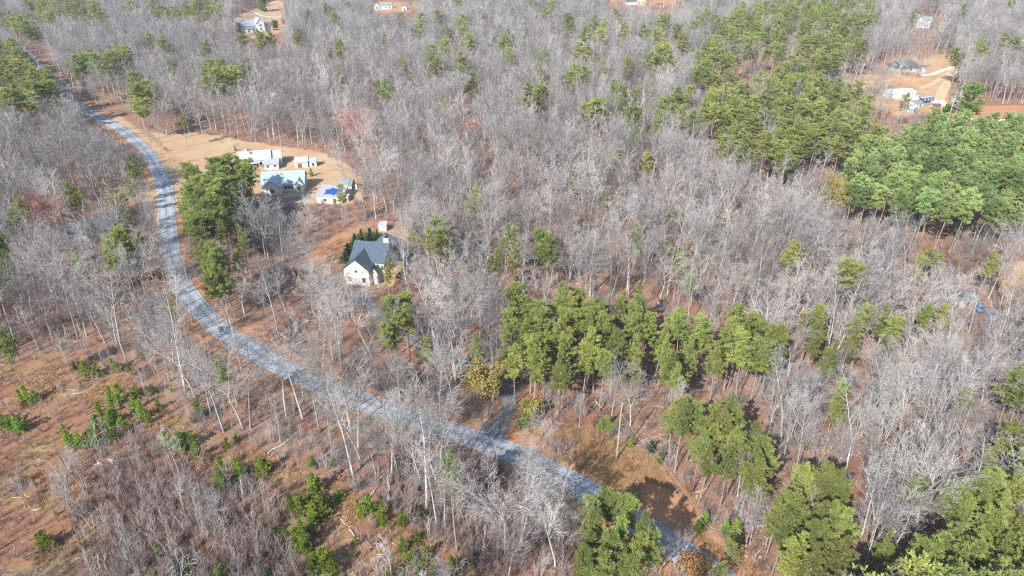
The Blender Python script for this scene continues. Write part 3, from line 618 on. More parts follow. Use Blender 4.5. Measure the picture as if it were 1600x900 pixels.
PATCHES = [  # polygon at crown height, spacing m, needle kind, density
 ([(1108, 42), (1180, 8), (1250, -6), (1375, -6), (1372, 30), (1352, 70), (1342, 100), (1318, 88), (1290, 120), (1245, 70), (1205, 100), (1190, 85), (1150, 98), (1142, 130), (1112, 150), (1085, 120)], 7.0, 'n', .55),
 ([(1142, 140), (1190, 128), (1215, 100), (1250, 90), (1282, 130), (1335, 150), (1350, 172), (1388, 212), (1378, 244), (1330, 246), (1280, 236), (1205, 268), (1165, 256), (1120, 226), (1112, 172)], 6.6, 'n', .66),
 ([(1300, 275), (1345, 240), (1400, 215), (1450, 190), (1620, 185), (1640, 330), (1560, 340), (1500, 335), (1440, 345), (1400, 330), (1355, 320), (1310, 290)], 5.3, 'p', .96),
 ([(795, 475), (900, 468), (1000, 462), (1015, 505), (1215, 525), (1210, 575), (1060, 590), (960, 580), (800, 565)], 5.6, 'n', .6), ([(288, 292), (330, 264), (392, 276), (385, 308), (362, 345), (348, 372), (312, 362), (294, 335)], 5.8, 'n', .6), ([(318, 396), (360, 396), (365, 438), (330, 448)], 5.8, 'n', .6),
 ([(-20, 66), (18, 70), (36, 82), (62, 106), (84, 120), (86, 164), (60, 166), (30, 160), (-20, 182)], 6.2, 'n', .8),
 ([(118, 94), (150, 92), (204, 78), (206, 94), (182, 114), (122, 115)], 6.5, 'n', .75), ([(-10, 26), (44, 28), (60, 46), (50, 56), (8, 40)], 7.0, 'n', .7), ([(208, 112), (234, 112), (232, 175), (208, 178)], 6.5, 'n', .65), ([(318, 98), (372, 104), (368, 128), (345, 145), (322, 145)], 6.8, 'n', .7),
 ([(60, -4), (160, 0), (165, 30), (60, 30)], 9.0, 'n', .5), ([(225, 0), (345, 4), (340, 32), (240, 32)], 10.0, 'n', .45),
]
FIT = []
rng = np.random.default_rng(7); prng = random.Random(11)
pine_all = []        # (base x, y, z, px, py, h, w, kind, size on screen)
def pine_at(px, py, wpx, kind):
    g = ground(px, py, 12.0); k = FPX / float(project(g.x, g.y, g.z + 12)[2])
    w = min(max(wpx * (1.2 + 0.25 * (py < 260)) / k, 2.6), 8.5); h = min(max(10.0 + w * 1.4, 11), 21.0)
    if kind == 'd': h = min(h, 11)
    if kind == 'y': h = 7
    g = ground(px, py, h * 0.76); return g, h, w
for p in PINES:
    kind = p[3] if len(p) > 3 else 'n'
    g, h, w = pine_at(p[0], p[1], p[2], kind); pine_all.append([g.x, g.y, g.z, h, w, kind])
for poly, spc, kind, dens in PATCHES:
    W = [ground(a, b, 13.0) for a, b in poly]; xs = [q.x for q in W]; ys = [q.y for q in W]
    gx, gy = np.meshgrid(np.arange(min(xs), max(xs), spc), np.arange(min(ys), max(ys), spc))
    gx = gx.ravel() + rng.uniform(-.38, .38, gx.size) * spc; gy = gy.ravel() + rng.uniform(-.38, .38, gy.size) * spc
    ok = inpoly(gx, gy, [(q.x, q.y) for q in W]) & (rng.random(gx.size) < dens)
    for x, y in zip(gx[ok], gy[ok]):
        w = (rng.uniform(5.4, 8.2) if spc > 6 else rng.uniform(4.0, 5.6)) if kind == 'n' else rng.uniform(4.3, 5.7); h = rng.uniform(14, 20) if kind == 'n' else rng.uniform(13, 19.5)
        pine_all.append([x, y, float(hgt(x, y)), h, w, kind])
PA = np.array([[a[0], a[1], a[2], a[3], a[4]] for a in pine_all]); PKIND = [a[5] for a in pine_all]
tx, ty, td = project(PA[:, 0], PA[:, 1], PA[:, 2] + PA[:, 3] * .76); psize = PA[:, 3] * PA[:, 4] / td ** 2
vis = (tx > -10) & (tx < 1610) & (ty > -10) & (ty < 915); order = np.argsort(-(psize * vis)); n_ind = 300
kind_mat = {'n': None, 'p': M['needle_pl'], 'd': M['needle_d'], 'y': M['needle_y']}
PVAR = {k: [PINE[i] if m is None else needle_copy(PINE[i], m) for i in range(len(PINE))] for k, m in kind_mat.items()}
DESC = {'n': "olive green pine", 'p': "round-topped planted pine", 'd': "dark evergreen", 'y': "small bright pine"}
for i in order[:n_ind]:
    x, y, z, h, w = PA[i]; k = PKIND[i]
    v = prng.choice([1, 2, 4, 5]) if k == 'p' else prng.randrange(len(PINE)); s = w / PINE_W
    o = place_tree("pine_tree", PVAR[k][v], (x, y, z), prng.uniform(0, 6.28), (s, s, h / PINE_H), (prng.gauss(0, .02), prng.gauss(0, .02)))
    LAB.add(o, float(tx[i]), float(ty[i]), DESC[k], "pine tree")
rest = order[n_ind:]
# far pines (and the ones outside the picture) as stuff
far_protos = []
for k, (c0, w, sh) in enumerate([(.52, 3.1, 'tall'), (.58, 3.2, 'round'), (.55, 3.0, 'round')]):
    t, c = pine_parts(400 + k, PINE_H, c0, w, sh, lod=1)
    far_protos.append(unlinked("far_pine_" + str(k), joined("far_pine", [(*t, M['pine_bark']), (*c, M['needle'])])))
for k in range(3):
    t, c = pine_parts(420 + k, PINE_H, .58, 3.1, 'round', dens=1.2, lod=1)
    far_protos.append(unlinked("plantation_pine_" + str(k), joined("plantation_pine", [(*t, M['pine_bark']), (*c, M['needle_pl'])])))
RP = [list(PA[i]) + [PKIND[i]] for i in rest]
for _ in range(240):   # scattered pines far up and out to the sides
    px, py = rng.uniform(-500, 2100), rng.uniform(-140, 60)
    if -5 < px < 1605 and py > -8: continue
    g = ground(px, max(py, -135), 10); RP.append([g.x, g.y, g.z, rng.uniform(14, 20), rng.uniform(5, 7), 'n'])
for _ in range(60):
    px, py = rng.uniform(1640, 1900), rng.uniform(180, 420); g = ground(px, py, 10); RP.append([g.x, g.y, g.z, rng.uniform(15, 18), rng.uniform(4.5, 5.5), 'p'])
for _ in range(70):
    px, py = rng.uniform(1290, 1800), rng.uniform(935, 1050); g = ground(px, py, 10); RP.append([g.x, g.y, g.z, rng.uniform(14, 19), rng.uniform(5, 7), 'n'])
stuff("pine_woods", [r[:3] for r in RP], rng.uniform(0, 6.28, len(RP)), [(r[4] / PINE_W, r[4] / PINE_W, r[3] / PINE_H) for r in RP], [rng.integers(3, 6) if r[5] == 'p' else rng.integers(0, 3) for r in RP], far_protos,
      "far green pines dotted and massed across the grey woods behind", "pine woods")

# ------------------------------------------------------------------ young pines in the clearing (foot of each, height px)
YP = [(45, 632, 36), (36, 630, 26), (58, 628, 24), (118, 578, 16), (140, 590, 34), (152, 588, 26), (183, 578, 24), (206, 584, 22), (175, 634, 36), (190, 630, 40), (160, 655, 32), (172, 668, 34), (150, 672, 30), (182, 660, 34), (215, 622, 24), (222, 655, 34), (232, 662, 26), (212, 640, 28), (195, 676, 30), (240, 615, 18),
 (312, 652, 28), (320, 648, 18), (18, 672, 30), (32, 676, 34), (8, 668, 30), (40, 668, 22), (108, 700, 34), (118, 702, 30), (132, 700, 34), (150, 698, 36), (142, 695, 26), (178, 690, 24), (172, 680, 20), (262, 698, 30), (275, 702, 28), (285, 705, 36), (300, 700, 30), (310, 716, 30), (305, 698, 26), (348, 738, 30), (352, 766, 36), (344, 762, 26), (370, 742, 30), (385, 745, 26), (378, 752, 24), (355, 702, 20),
 (75, 856, 34), (66, 854, 24), (84, 855, 26), (248, 870, 22), (300, 892, 24), (280, 896, 26), (345, 905, 26), (272, 888, 18), (412, 746, 32), (418, 738, 24), (458, 802, 36), (474, 804, 36), (478, 800, 28), (492, 812, 34), (508, 806, 34), (500, 796, 28), (520, 792, 20), (492, 772, 38), (498, 768, 24), (530, 780, 22), (487, 730, 20), (520, 728, 16), (465, 858, 38), (476, 862, 38), (470, 838, 30), (492, 832, 28), (505, 895, 44), (515, 892, 40), (495, 890, 34), (524, 898, 30), (488, 900, 30),
 (565, 812, 26), (578, 802, 32), (596, 812, 28), (600, 822, 20), (630, 822, 28), (663, 820, 28, 'd'), (652, 848, 20), (630, 862, 24), (648, 878, 22), (634, 880, 18), (668, 874, 22), (672, 868, 18), (708, 892, 24), (714, 897, 22), (612, 902, 22), (430, 838, 18), (446, 842, 20), (416, 822, 16), (556, 852, 16), (652, 900, 20), (740, 890, 14), (675, 900, 16), (560, 795, 16), (418, 905, 22), (100, 672, 12), (130, 858, 14),
 (205, 850, 12), (368, 690, 16), (336, 620, 14), (250, 640, 20), (268, 612, 12), (820, 665, 26), (832, 668, 20), (938, 672, 20), (950, 670, 24), (960, 672, 18), (985, 700, 20), (1015, 708, 22, 'd'), (1030, 725, 20), (1100, 820, 24), (1090, 830, 20), (1140, 840, 30), (1150, 845, 34), (1130, 832, 24), (833, 810, 26, 'd'), (824, 806, 20, 'd'), (700, 745, 20), (545, 398, 22, 'd'), (556, 388, 26, 'd'), (566, 380, 26, 'd'), (578, 376, 22, 'd'), (540, 408, 16, 'd'), (590, 374, 18, 'd'), (562, 392, 18, 'd'), (300, 265, 8), (487, 275, 14), (368, 236, 9)]
ydark = [needle_copy(p, M['needle_d']) for p in YOUNG]
for i, p in enumerate(YP):
    g = ground(p[0], p[1]); k = ppm((g.x, g.y, g.z)); al = math.atan2(CAM_H - g.z, math.hypot(g.x, g.y))
    h = p[2] / (k * math.cos(al)) * 1.0; h = min(max(h * .82, 0.9), 5.0); s = h / YOUNG_H
    dark = len(p) > 3; pair = (ydark if dark else YOUNG)[prng.randrange(5)]; wd = s * prng.uniform(0.85, 1.2)
    o = place_tree("young_pine", pair, g, prng.uniform(0, 6.28), (wd, wd, s))
    LAB.add(o, p[0], p[1] - p[2] * .5, "dark green young evergreen" if dark else "bright green young pine", "young pine")

# ------------------------------------------------------------------ leafless hardwoods
HAND = [(27, 542, 22, 5), (122, 529, 22, 0), (135, 525, 18, 7), (185, 545, 24, 7), (190, 546, 22, 5), (268, 566, 17, 1), (290, 612, 24, 5), (306, 621, 24, 7), (266, 596, 17, 2), (380, 668, 23, 7), (391, 669, 22, 0), (331, 650, 18, 4),
 (473, 653, 23, 5), (447, 651, 22, 7), (438, 666, 18, 0), (500, 674, 23, 0), (549, 675, 25, 3), (582, 560, 23, 1), (712, 596, 23, 5), (628, 575, 20, 7), (616, 574, 18, 0), (680, 552, 25, 1), (750, 530, 26, 7), (688, 736, 25, 7), (518, 707, 23, 0), (552, 742, 23, 5), (592, 752, 19, 4), (588, 748, 16, 6), (612, 748, 20, 5),
 (648, 737, 21, 7), (667, 795, 22, 5), (683, 822, 19, 5), (695, 824, 18, 7), (714, 860, 18, 2), (790, 864, 23, 3), (812, 858, 24, 7), (842, 828, 18, 4), (857, 814, 17, 6), (868, 885, 20, 1), (879, 888, 18, 4), (355, 836, 12, 5), (330, 840, 9, 5), (308, 806, 9, 7), (290, 806, 10, 5), (285, 752, 13, 5), (135, 768, 11, 5), (120, 815, 10, 7), (40, 793, 9, 4), (105, 780, 9, 7),
 (560, 700, 20, 5), (660, 765, 20, 7), (630, 720, 21, 0), (1055, 888, 12, 4), (1030, 895, 11, 1), (838, 696, 9, 2), (850, 702, 9, 8), (243, 346, 15, 0), (240, 362, 17, 7), (244, 381, 16, 4), (247, 400, 18, 0), (252, 419, 17, 7), (258, 441, 18, 6), (268, 462, 17, 4), (246, 372, 14, 2), (254, 431, 15, 0), (232, 352, 16, 2), (282, 482, 18, 7), (300, 505, 19, 0), (216, 262, 10, 0), (220, 275, 9, 4), (1232, 840, 14, 1), (1355, 860, 20, 1), (1345, 905, 17, 2), (1372, 905, 16, 5), (1250, 650, 14, 1), (1228, 605, 19, 1), (1430, 690, 24, 8), (1436, 690, 22, 3), (1480, 650, 24, 7), (1425, 850, 22, 7), (1490, 838, 22, 5), (1395, 845, 23, 8), (1400, 815, 22, 1), (1412, 122, 14, 6), (1428, 124, 13, 8), (1404, 120, 14, 3), (1445, 108, 12, 6), (590, 472, 12, 6), (536, 474, 12, 0),
 (545, 300, 20, 7), (572, 335, 24, 0), (600, 270, 25, 7), (598, 272, 20, 5), (560, 258, 22, 7), (605, 332, 26, 1), (1165, 855, 13, 4), (1172, 850, 12, 8), (905, 668, 9, 0), (862, 662, 9, 5)]
RED = [(560, 240, 20), (548, 236, 18), (575, 244, 18), (85, 372, 17), (100, 375, 15), (70, 368, 14), (740, 232, 13), (1180, 60, 13)]
YEL = [(754, 632, 10.5, 'yellow'), (768, 626, 8, 'yellow'), (740, 618, 7, 'yellow'), (1294, 346, 15, 'yellow'), (1314, 352, 15, 'yellow'), (832, 655, 4.5, 'yellow'), (205, 368, 12, 'orange'), (188, 335, 9, 'yellow'), (447, 46, 9, 'yellow'), (698, 112, 7, 'orange'), (1060, 12, 6, 'yellow'), (1458, 46, 6, 'yellow'), (1078, 892, 3.2, 'orange'), (1090, 900, 3.6, 'orange'), (195, 170, 8, 'orange'), (640, 525, 5, 'yellow'), (615, 615, 5, 'orange'), (135, 140, 5, 'cream_leaf'), (128, 134, 4, 'cream_leaf')]
cell = 4.9
gx, gy = np.meshgrid(np.arange(-780, 780, cell), np.arange(30, 900, cell)); gx = gx.ravel(); gy = gy.ravel()
ok = np.abs(gx) < (gy * 1.02 + 70); gx, gy = gx[ok], gy[ok]
gx = gx + rng.uniform(-.48, .48, gx.size) * cell; gy = gy + rng.uniform(-.48, .48, gy.size) * cell; gz = hgt(gx, gy)
bx, by, bd = project(gx, gy, gz)
nzd = np.array([mnoise.noise(Vector((a * .022, b * .022, 1.7))) for a, b in zip(gx, gy)]); dens = np.clip(0.95 + 0.45 * nzd, .35, 1)
BELT = [(0, 585), (60, 555), (130, 562), (260, 640), (425, 712), (560, 772), (700, 860), (760, 905), (1000, 905), (900, 770), (760, 700), (560, 630), (420, 570), (310, 490), (260, 450), (0, 470)]
WOOD1 = [(262, 400), (320, 470), (420, 555), (560, 615), (760, 680), (800, 640), (810, 560), (760, 470), (620, 460), (500, 440), (420, 340), (330, 320)]
dens[inpoly(bx, by, BELT)] = 0.5; dens[inpoly(bx, by, WOOD1)] = 0.55
dens[inpoly(bx, by, CLEAR)] = 0.0
for yd in YARDS: dens[inpoly(bx, by, yd)] = 0.0
dens[inpoly(bx, by, COMPOUND)] = 0.14; dens[inpoly(bx, by, VERGE_UP)] = 0.0
dr = polydist(gx, gy, [tuple(p) for p in ROAD_W[::3]]); dd = polydist(gx, gy, [tuple(p) for p in DRIVE_W[::3]])
dens[dr < np.where(by < 165, 3.6, 5.2)] = 0; dens[dd < 3.0] = 0
for _p, spc, kind, _d in PATCHES:     # few hardwoods inside the pine patches
    base = [(lambda g: (g.x, g.y))(ground(a, b, 13)) for a, b in _p]; dens[inpoly(gx, gy, base)] *= 0.5 if kind == 'n' else 0.06
dpine = np.full(gx.size, 1e9)
for i in range(len(PA)): np.minimum(dpine, np.hypot(gx - PA[i, 0], gy - PA[i, 1]) - PA[i, 4] * .42, out=dpine)
dens[dpine < 0] *= 0.1
hh = rng.uniform(14, 23, gx.size) * np.where(rng.random(gx.size) < .25, .7, 1)
# openings the photograph shows: a tree whose crown would stand in front of one is rarely there
KEEPS = [([(1470, 138), (1535, 138), (1605, 165), (1605, 190), (1470, 184)], .02), ([(1305, 262), (1440, 190), (1480, 150), (1605, 150), (1605, 345), (1450, 340), (1330, 318)], .06), ([(1040, 635), (1200, 635), (1215, 760), (1130, 760), (1050, 690)], .1), ([(785, 455), (1000, 450), (1215, 520), (1215, 585), (950, 600), (790, 605)], .15), ([(1110, 45), (1370, 0), (1340, 100), (1390, 215), (1330, 250), (1200, 270), (1120, 230)], .4), ([(893, 760), (1042, 760), (1042, 905), (893, 905)], .02), ([(1220, 735), (1345, 735), (1345, 905), (1220, 905)], .1), ([(1405, 790), (1480, 760), (1605, 740), (1605, 905), (1405, 905)], .15), ([(530, 365), (620, 365), (620, 448), (530, 448)], .02), ([(532, 365), (618, 365), (622, 450), (530, 452)], .04), ([(372, 228), (492, 228), (500, 312), (408, 312)], .05), ([(490, 285), (570, 275), (570, 325), (490, 325)], .1), ([(236, 210), (380, 222), (380, 262), (280, 288)], .03),
         ([(490, 238), (572, 268), (572, 310), (490, 300)], .3), ([(585, 340), (612, 340), (612, 366), (585, 366)], .05), ([(372, 18), (445, 14), (445, 58), (372, 60)], .04), ([(575, 0), (655, 0), (655, 18), (575, 18)], .08), ([(945, 0), (1070, 0), (1070, 10), (945, 10)], .1), ([(1428, 22), (1470, 22), (1470, 48), (1428, 48)], .06),
         ([(1385, 95), (1495, 82), (1500, 180), (1385, 185)], .1), ([(1485, 160), (1600, 165), (1600, 192), (1490, 190)], .1), ([(1502, 462), (1565, 462), (1565, 495), (1502, 490)], .6), ([(1560, 410), (1600, 400), (1600, 490), (1560, 460)], .4), ([(1400, 335), (1500, 345), (1605, 355), (1605, 415), (1500, 405)], .5), ([(112, 330), (180, 325), (180, 385), (112, 385)], .75),
         ([(738, 598), (818, 590), (820, 700), (742, 705)], .01), ([(850, 655), (1000, 690), (1110, 790), (1215, 880), (1215, 905), (1120, 905), (1000, 810), (870, 735)], .04), ([(50, 85), (85, 90), (75, 115), (55, 110)], .1), ([(500, 375), (545, 350), (600, 350), (560, 365), (530, 410), (500, 400)], .2), ([(0, 560), (130, 560), (260, 640), (420, 710), (420, 900), (0, 900)], .35)]
keep = np.ones(gx.size)
for f in (.3, .5, .7, .9, 1.0):
    qx, qy, _ = project(gx, gy, gz + hh * f)
    for poly, p in KEEPS: keep = np.where(inpoly(qx, qy, poly), np.minimum(keep, p), keep)
    for lo, hi, p, wd in ((4, 16, .03, 9), (16, 21, .06, 20), (21, 34, .3, 16), (34, len(ROAD), .25, 24)):
        nearr = (qx > -60) & (qx < 1300); m = np.zeros(gx.size, bool); m[nearr] = polydist(qx[nearr], qy[nearr], ROAD[lo:hi + 1]) < wd
        keep = np.where(m, np.minimum(keep, p), keep)
inview = (bx > -50) & (bx < 1650)
for f in (.55, .8):
    qx, qy, qd = project(gx, gy, gz + hh * f)
    for px0, py0, h0 in [q[:3] for q in RED + YEL]:
        g0 = ground(px0, py0); c0x, c0y, c0d = project(g0.x, g0.y, g0.z + h0 * .65); k = FPX / c0d
        m = (np.abs(qx - c0x) < h0 * .32 * k) & (np.abs(qy - c0y) < h0 * .35 * k) & (qd < c0d); keep = np.where(m, np.minimum(keep, .08), keep)
    for i in np.nonzero(vis)[0]:
        if PKIND[i] == 'p': continue
        k = FPX / td[i]; m = (np.abs(qx - tx[i]) < PA[i, 4] * .55 * k) & (np.abs(qy - ty[i]) < PA[i, 3] * .3 * k) & (qd < td[i]); keep = np.where(m, np.minimum(keep, .22), keep)
take = rng.random(gx.size) < dens * keep
T = [[gx[i], gy[i], gz[i], hh[i], -1] for i in np.nonzero(take)[0]]
hand = []
for px, py, h, v in HAND: g = ground(px, py); hand.append([g.x, g.y, g.z, h, v])
nrg = np.random.default_rng(77)      # slim trees along the near side of the road, whose shadows stripe it
for q, q2 in zip(ROAD_W[::2], ROAD_W[1::2]):
    px0, py0, _ = project(q[0], q[1], 0.0)
    if not (500 < py0 < 745) or nrg.random() < .25: continue
    t_ = (q2 - q) / (np.linalg.norm(q2 - q) + 1e-9); off = nrg.uniform(4.4, 15); x_, y_ = q[0] + t_[1] * off, q[1] - t_[0] * off
    if y_ > q[1]: x_, y_ = q[0] - t_[1] * off, q[1] + t_[0] * off
    hand.append([x_, y_, float(hgt(x_, y_)), nrg.uniform(11, 20), int(nrg.choice([0, 5, 5, 7, 0, 4]))])
HA = np.array(hand)
T = [t for t in T if np.min(np.hypot(HA[:, 0] - t[0], HA[:, 1] - t[1])) > 2.0]
TA = np.array(hand + T); nh = len(hand)
cx, cyy, cd = project(TA[:, 0], TA[:, 1], TA[:, 2] + TA[:, 3] * .6)
vis = (cx > -5) & (cx < 1605) & (cyy > -5) & (cyy < 930); size = np.where(vis, TA[:, 3] / cd, 0); size[:nh] += 10
order = np.argsort(-size)
for i in order[:300]:
    x, y, z, h, v = TA[i]; v = int(v) if v >= 0 else prng.randrange(len(BARE)); s = h / BARE_H; ws = s * prng.uniform(0.85, 1.15)
    if i < nh and h < 15: ws = s
    o = place_tree("bare_tree", BARE[v], (x, y, z), prng.uniform(0, 6.28), (ws, ws, s), (prng.gauss(0, .035), prng.gauss(0, .035)))
    LAB.add(o, float(cx[i]), float(cyy[i]), "pale leafless tree" if v in (1, 3, 5, 7, 8) else "grey leafless tree", "bare tree")
bw_protos = []
for k, (fork, spread, base, pale) in enumerate([(0, 1.0, .42, 0), (3, 1.0, .4, 1), (4, 1.15, .4, 0), (2, .85, .5, 1), (3, .9, .4, 0), (4, 1.25, .35, 0), (0, 1.15, .35, 1)]):
    t, c, tips = bare_parts(500 + k, BARE_H, fork, spread, 1, 1.0, base); a, b = (M['pale_bark'], M['pale_twig']) if pale else (M['bark'], M['twig'])
    bw_protos.append(unlinked("wood_tree_" + str(k), joined("wood_tree", [(*t, a), (*c, b)])))
near_protos = [unlinked("near_wood_tree_" + str(k), None) for k in ()]
idx = order[300:]; P = TA[idx]; sc_ = P[:, 3] / BARE_H; wsc = sc_ * rng.uniform(.85, 1.2, len(P))
stuff("bare_woods", P[:, :3], rng.uniform(0, 6.28, len(P)), np.stack([wsc, wsc, sc_], 1), rng.integers(0, len(bw_protos), len(P)), bw_protos, "grey mass of leafless winter woods filling the hills behind", "bare woods", rng.normal(0, .03, (len(P), 2)))
print("bare trees", len(TA), "pines", len(PA))

# trees still holding coloured leaves or buds
def leaf_tree(seed, h, m_leaf, n, size, spread, fork, m_twig, fs=1.15, base=.35):
    t, c, tips = bare_parts(seed, h, fork, fs, 1, 1.0, base); r = random.Random(seed); tips = [q for q in tips if r.random() < .8]
    return (mesh_from("leaf_trunk", *t, M['bark']), joined("leaf_crown", [(*c, m_twig), (*leaves(tips, r, n, size, spread), m_leaf)]))
for k, (px, py, h) in enumerate(RED):
    pr = leaf_tree(600 + k, h, M['red'], 3, .13, .4, 3, M['red_twig']); g = ground(px, py)
    o = place_tree("red_tree", pr, g, k * 1.3, (1, 1, 1)); LAB.add(o, px, py - 30, "reddish budding tree", "red tree")
for k, (px, py, h, kind) in enumerate(YEL):
    pr = leaf_tree(640 + k, h, M[kind], 7 if kind == 'yellow' else 5, .19, .4, 3, M['twig'], 1.5, .15); g = ground(px, py)
    o = place_tree("yellow_tree" if kind == 'yellow' else "tan_tree" if kind == 'orange' else "cream_shrub", pr, g, k * 1.7, (1, 1, 1))
    LAB.add(o, px, py - 20, {'yellow': "yellow leafy small tree", 'orange': "tan leafy small tree", 'cream_leaf': "pale cream shrub"}[kind], {'yellow': "yellow tree", 'orange': "tan tree", 'cream_leaf': "shrub"}[kind])
# broad round evergreens
def round_evergreen(seed, h, w, m):
    t, c = pine_parts(seed, h, 0.03, w / 2, 'round', 4.0, 0); return (mesh_from("evergreen_trunk", *t, M['pine_bark']), mesh_from("evergreen_crown", *c, m))
for k, (px, py, wpx, hpx, kind, lab) in enumerate([(1507, 178, 56, 38, 'bush', "broad bright green rounded evergreen by the dirt road"), (1478, 182, 16, 14, 'needle_y', "small evergreen at left of the broad rounded evergreen"), (412, 18, 20, 17, 'needle_y', "round green evergreen behind the far blue-roofed house"),
                                       (372, 52, 12, 14, 'needle_d', "dark evergreen shrub left of the far blue-roofed house"), (430, 44, 12, 10, 'needle', "green shrub in front of the far blue-roofed house"), (1462, 172, 12, 8, 'red_twig', "purple-red bush between the white sheds")]):
    g = ground(px, py); k_ = ppm(tuple(g)); h, w = hpx / k_ * 1.05, wpx / k_
    o = place_tree("evergreen_bush", round_evergreen(700 + k, h, w, M[kind]), g, k, (1, 1, 1)); tag(o, lab, "evergreen" if 'evergreen' in lab else "bush")

# ------------------------------------------------------------------ undergrowth nobody could count
def shrub_mesh(seed, h, n, m, tw=.012, spread=.5):
    r = random.Random(seed); V, F = [], []
    for i in range(n):
        a = r.uniform(0, 6.28); b = Vector((math.cos(a), math.sin(a), 0)) * r.uniform(0, .35 * h * spread); d = Vector((math.cos(a) * spread * r.random(), math.sin(a) * spread * r.random(), 1)).normalized()
        L = h * r.uniform(.5, 1.0); p1 = b + d * L * .5; p2 = p1 + rvec(r, d, R(r.uniform(3, 18))) * L * .5
        tube(V, F, [b, p1, p2], [tw * 1.5, tw * 1.1, tw * .6], 3)
        for j in range(5):
            q = b.lerp(p1, r.uniform(.5, 1)) if r.random() < .4 else p1.lerp(p2, r.random()); e = q + rvec(r, d, R(r.uniform(20, 50))) * L * r.uniform(.15, .4)
            tube(V, F, [q, e], [tw * .9, tw * .5], 3)
    return mesh_from("shrub", V, F, m)
def tuft_mesh(seed, h, n, m, w=.03):
    r = random.Random(seed); V, F = [], []
    for i in range(n):
        a = r.uniform(0, 6.28); b = Vector((r.gauss(0, .22), r.gauss(0, .22), 0)); t = b + Vector((math.cos(a) * .8 * r.random(), math.sin(a) * .8 * r.random(), h * r.uniform(.25, .8))); s_ = Vector((-math.sin(a), math.cos(a), 0)) * w
        o = len(V); V += [tuple(b - s_), tuple(b + s_), tuple(t)]; F.append((o, o + 1, o + 2))
    return mesh_from("tuft", V, F, m)
def leafy_mesh(seed, h, m, n=70):
    r = random.Random(seed); pts = [Vector((r.gauss(0, h * .22), r.gauss(0, h * .22), h * r.uniform(.15, 1))) for _ in range(n)]; V, F = leaves(pts, r, 2, .10, .12)
    tv, tf = [], []
    for p in pts[::3]: tube(tv, tf, [Vector((0, 0, 0)), p * .5 + Vector((0, 0, .1)), p], [.02, .012, .006], 3)
    return joined("leafy", [(V, F, m), (tv, tf, M['twig'])])
def scatter(n, box, accept, seed):
    """n random ground points whose photo pixels fall in box and pass accept(px, py, x, y)"""
    r = np.random.default_rng(seed); out = []; tot = 0
    y0 = ground(800, box[3]).y; y1 = ground(800, box[1]).y; got = 0
    while got < n and tot < 60:
        y = y0 + (y1 - y0) * r.random(n * 2); x = r.uniform(-1, 1, n * 2) * (y * .95 + 40); z = hgt(x, y); px, py, _ = project(x, y, z)
        m = (px > box[0]) & (px < box[2]) & (py > box[1]) & (py < box[3]); m &= accept(px, py, x, y); out.append(np.stack([x, y, z], 1)[m]); got += int(m.sum()); tot += 1
    P = np.concatenate(out)[:n]; return P, r
def off_paths(px, py, x, y):
    return (polydist(x, y, [tuple(p) for p in ROAD_W[::4]]) > 4.3) & (polydist(x, y, [tuple(p) for p in DRIVE_W[::4]]) > 2.3)
def out_yards(px, py):
    m = np.ones(px.shape, bool)
    for yd in (VERGE_R, LAWN, YARD, COMPOUND, ROADSIDE_E, TOPHOUSE, LEFTHOUSE, RIGHTDIRT, VERGE_UP): m &= ~inpoly(px, py, yd)
    return m
sh = [unlinked("brush_" + str(k), shrub_mesh(800 + k, 2.2, 12, M['twig'], .013)) for k in range(4)]
P, r_ = scatter(9000, (-80, 190, 1680, 960), lambda px, py, x, y: off_paths(px, py, x, y) & out_yards(px, py) & ~inpoly(px, py, CLEAR), 31)
stuff("woods_brush", P, r_.uniform(0, 6.28, len(P)), r_.uniform(.5, 1.7, len(P)), r_.integers(0, 4, len(P)), sh, "thin grey brush growing all over the forest floor", "brush")
th = [unlinked("thicket_" + str(k), shrub_mesh(820 + k, 3.2, 16, M['thicket'], .014, .28)) for k in range(4)]
P, r_ = scatter(1250, (60, 660, 470, 960), lambda px, py, x, y: soft(px, py, THICK, 26) > np.random.default_rng(int(abs(x[0]) * 99)).random(px.shape) ** .7, 32)
P2, r2 = scatter(900, (-60, 560, 800, 960), lambda px, py, x, y: inpoly(px, py, CLEAR) & ~inpoly(px, py, THICK) & off_paths(px, py, x, y), 33)
P3, r3 = scatter(700, (600, 690, 900, 900), lambda px, py, x, y: off_paths(px, py, x, y) & ~inpoly(px, py, CLEAR), 36)
PP = np.concatenate([P, P2, P3]); ss = np.concatenate([r_.uniform(.35, 1.05, len(P)), r2.uniform(.3, .8, len(P2)), r3.uniform(.4, 1.0, len(P3))])
stuff("purple_thicket", PP, r_.uniform(0, 6.28, len(PP)), ss, r_.integers(0, 4, len(PP)), th, "dense purple brown saplings and briars filling the clearing", "thicket")
tu = [unlinked("tussock_" + str(k), tuft_mesh(840 + k, .8, 46, M['tussock'])) for k in range(3)]
P, r_ = scatter(7000, (-60, 540, 1000, 960), lambda px, py, x, y: inpoly(px, py, CLEAR) & off_paths(px, py, x, y) & ~inpoly(px, py, THICK), 34)
P2, r2 = scatter(2600, (780, 650, 1300, 960), lambda px, py, x, y: inpoly(px, py, VERGE_R) & off_paths(px, py, x, y), 35)
PP = np.concatenate([P, P2]); nz = np.array([mnoise.noise(Vector((a[0] * .09, a[1] * .09, 3.0))) for a in PP]); PP = PP[(nz > .02) | ((np.arange(len(PP)) >= len(P)) & (nz > -.2))]
stuff("dry_grass", PP, r_.uniform(0, 6.28, len(PP)), r_.uniform(.4, 1.25, len(PP)), r_.integers(0, 3, len(PP)), tu, "straw coloured dry grass tufts covering the clearing and verge", "dry grass")
lf = [unlinked("leafy_" + str(k), leafy_mesh(860 + k, 1.8, M['brown'])) for k in range(3)]
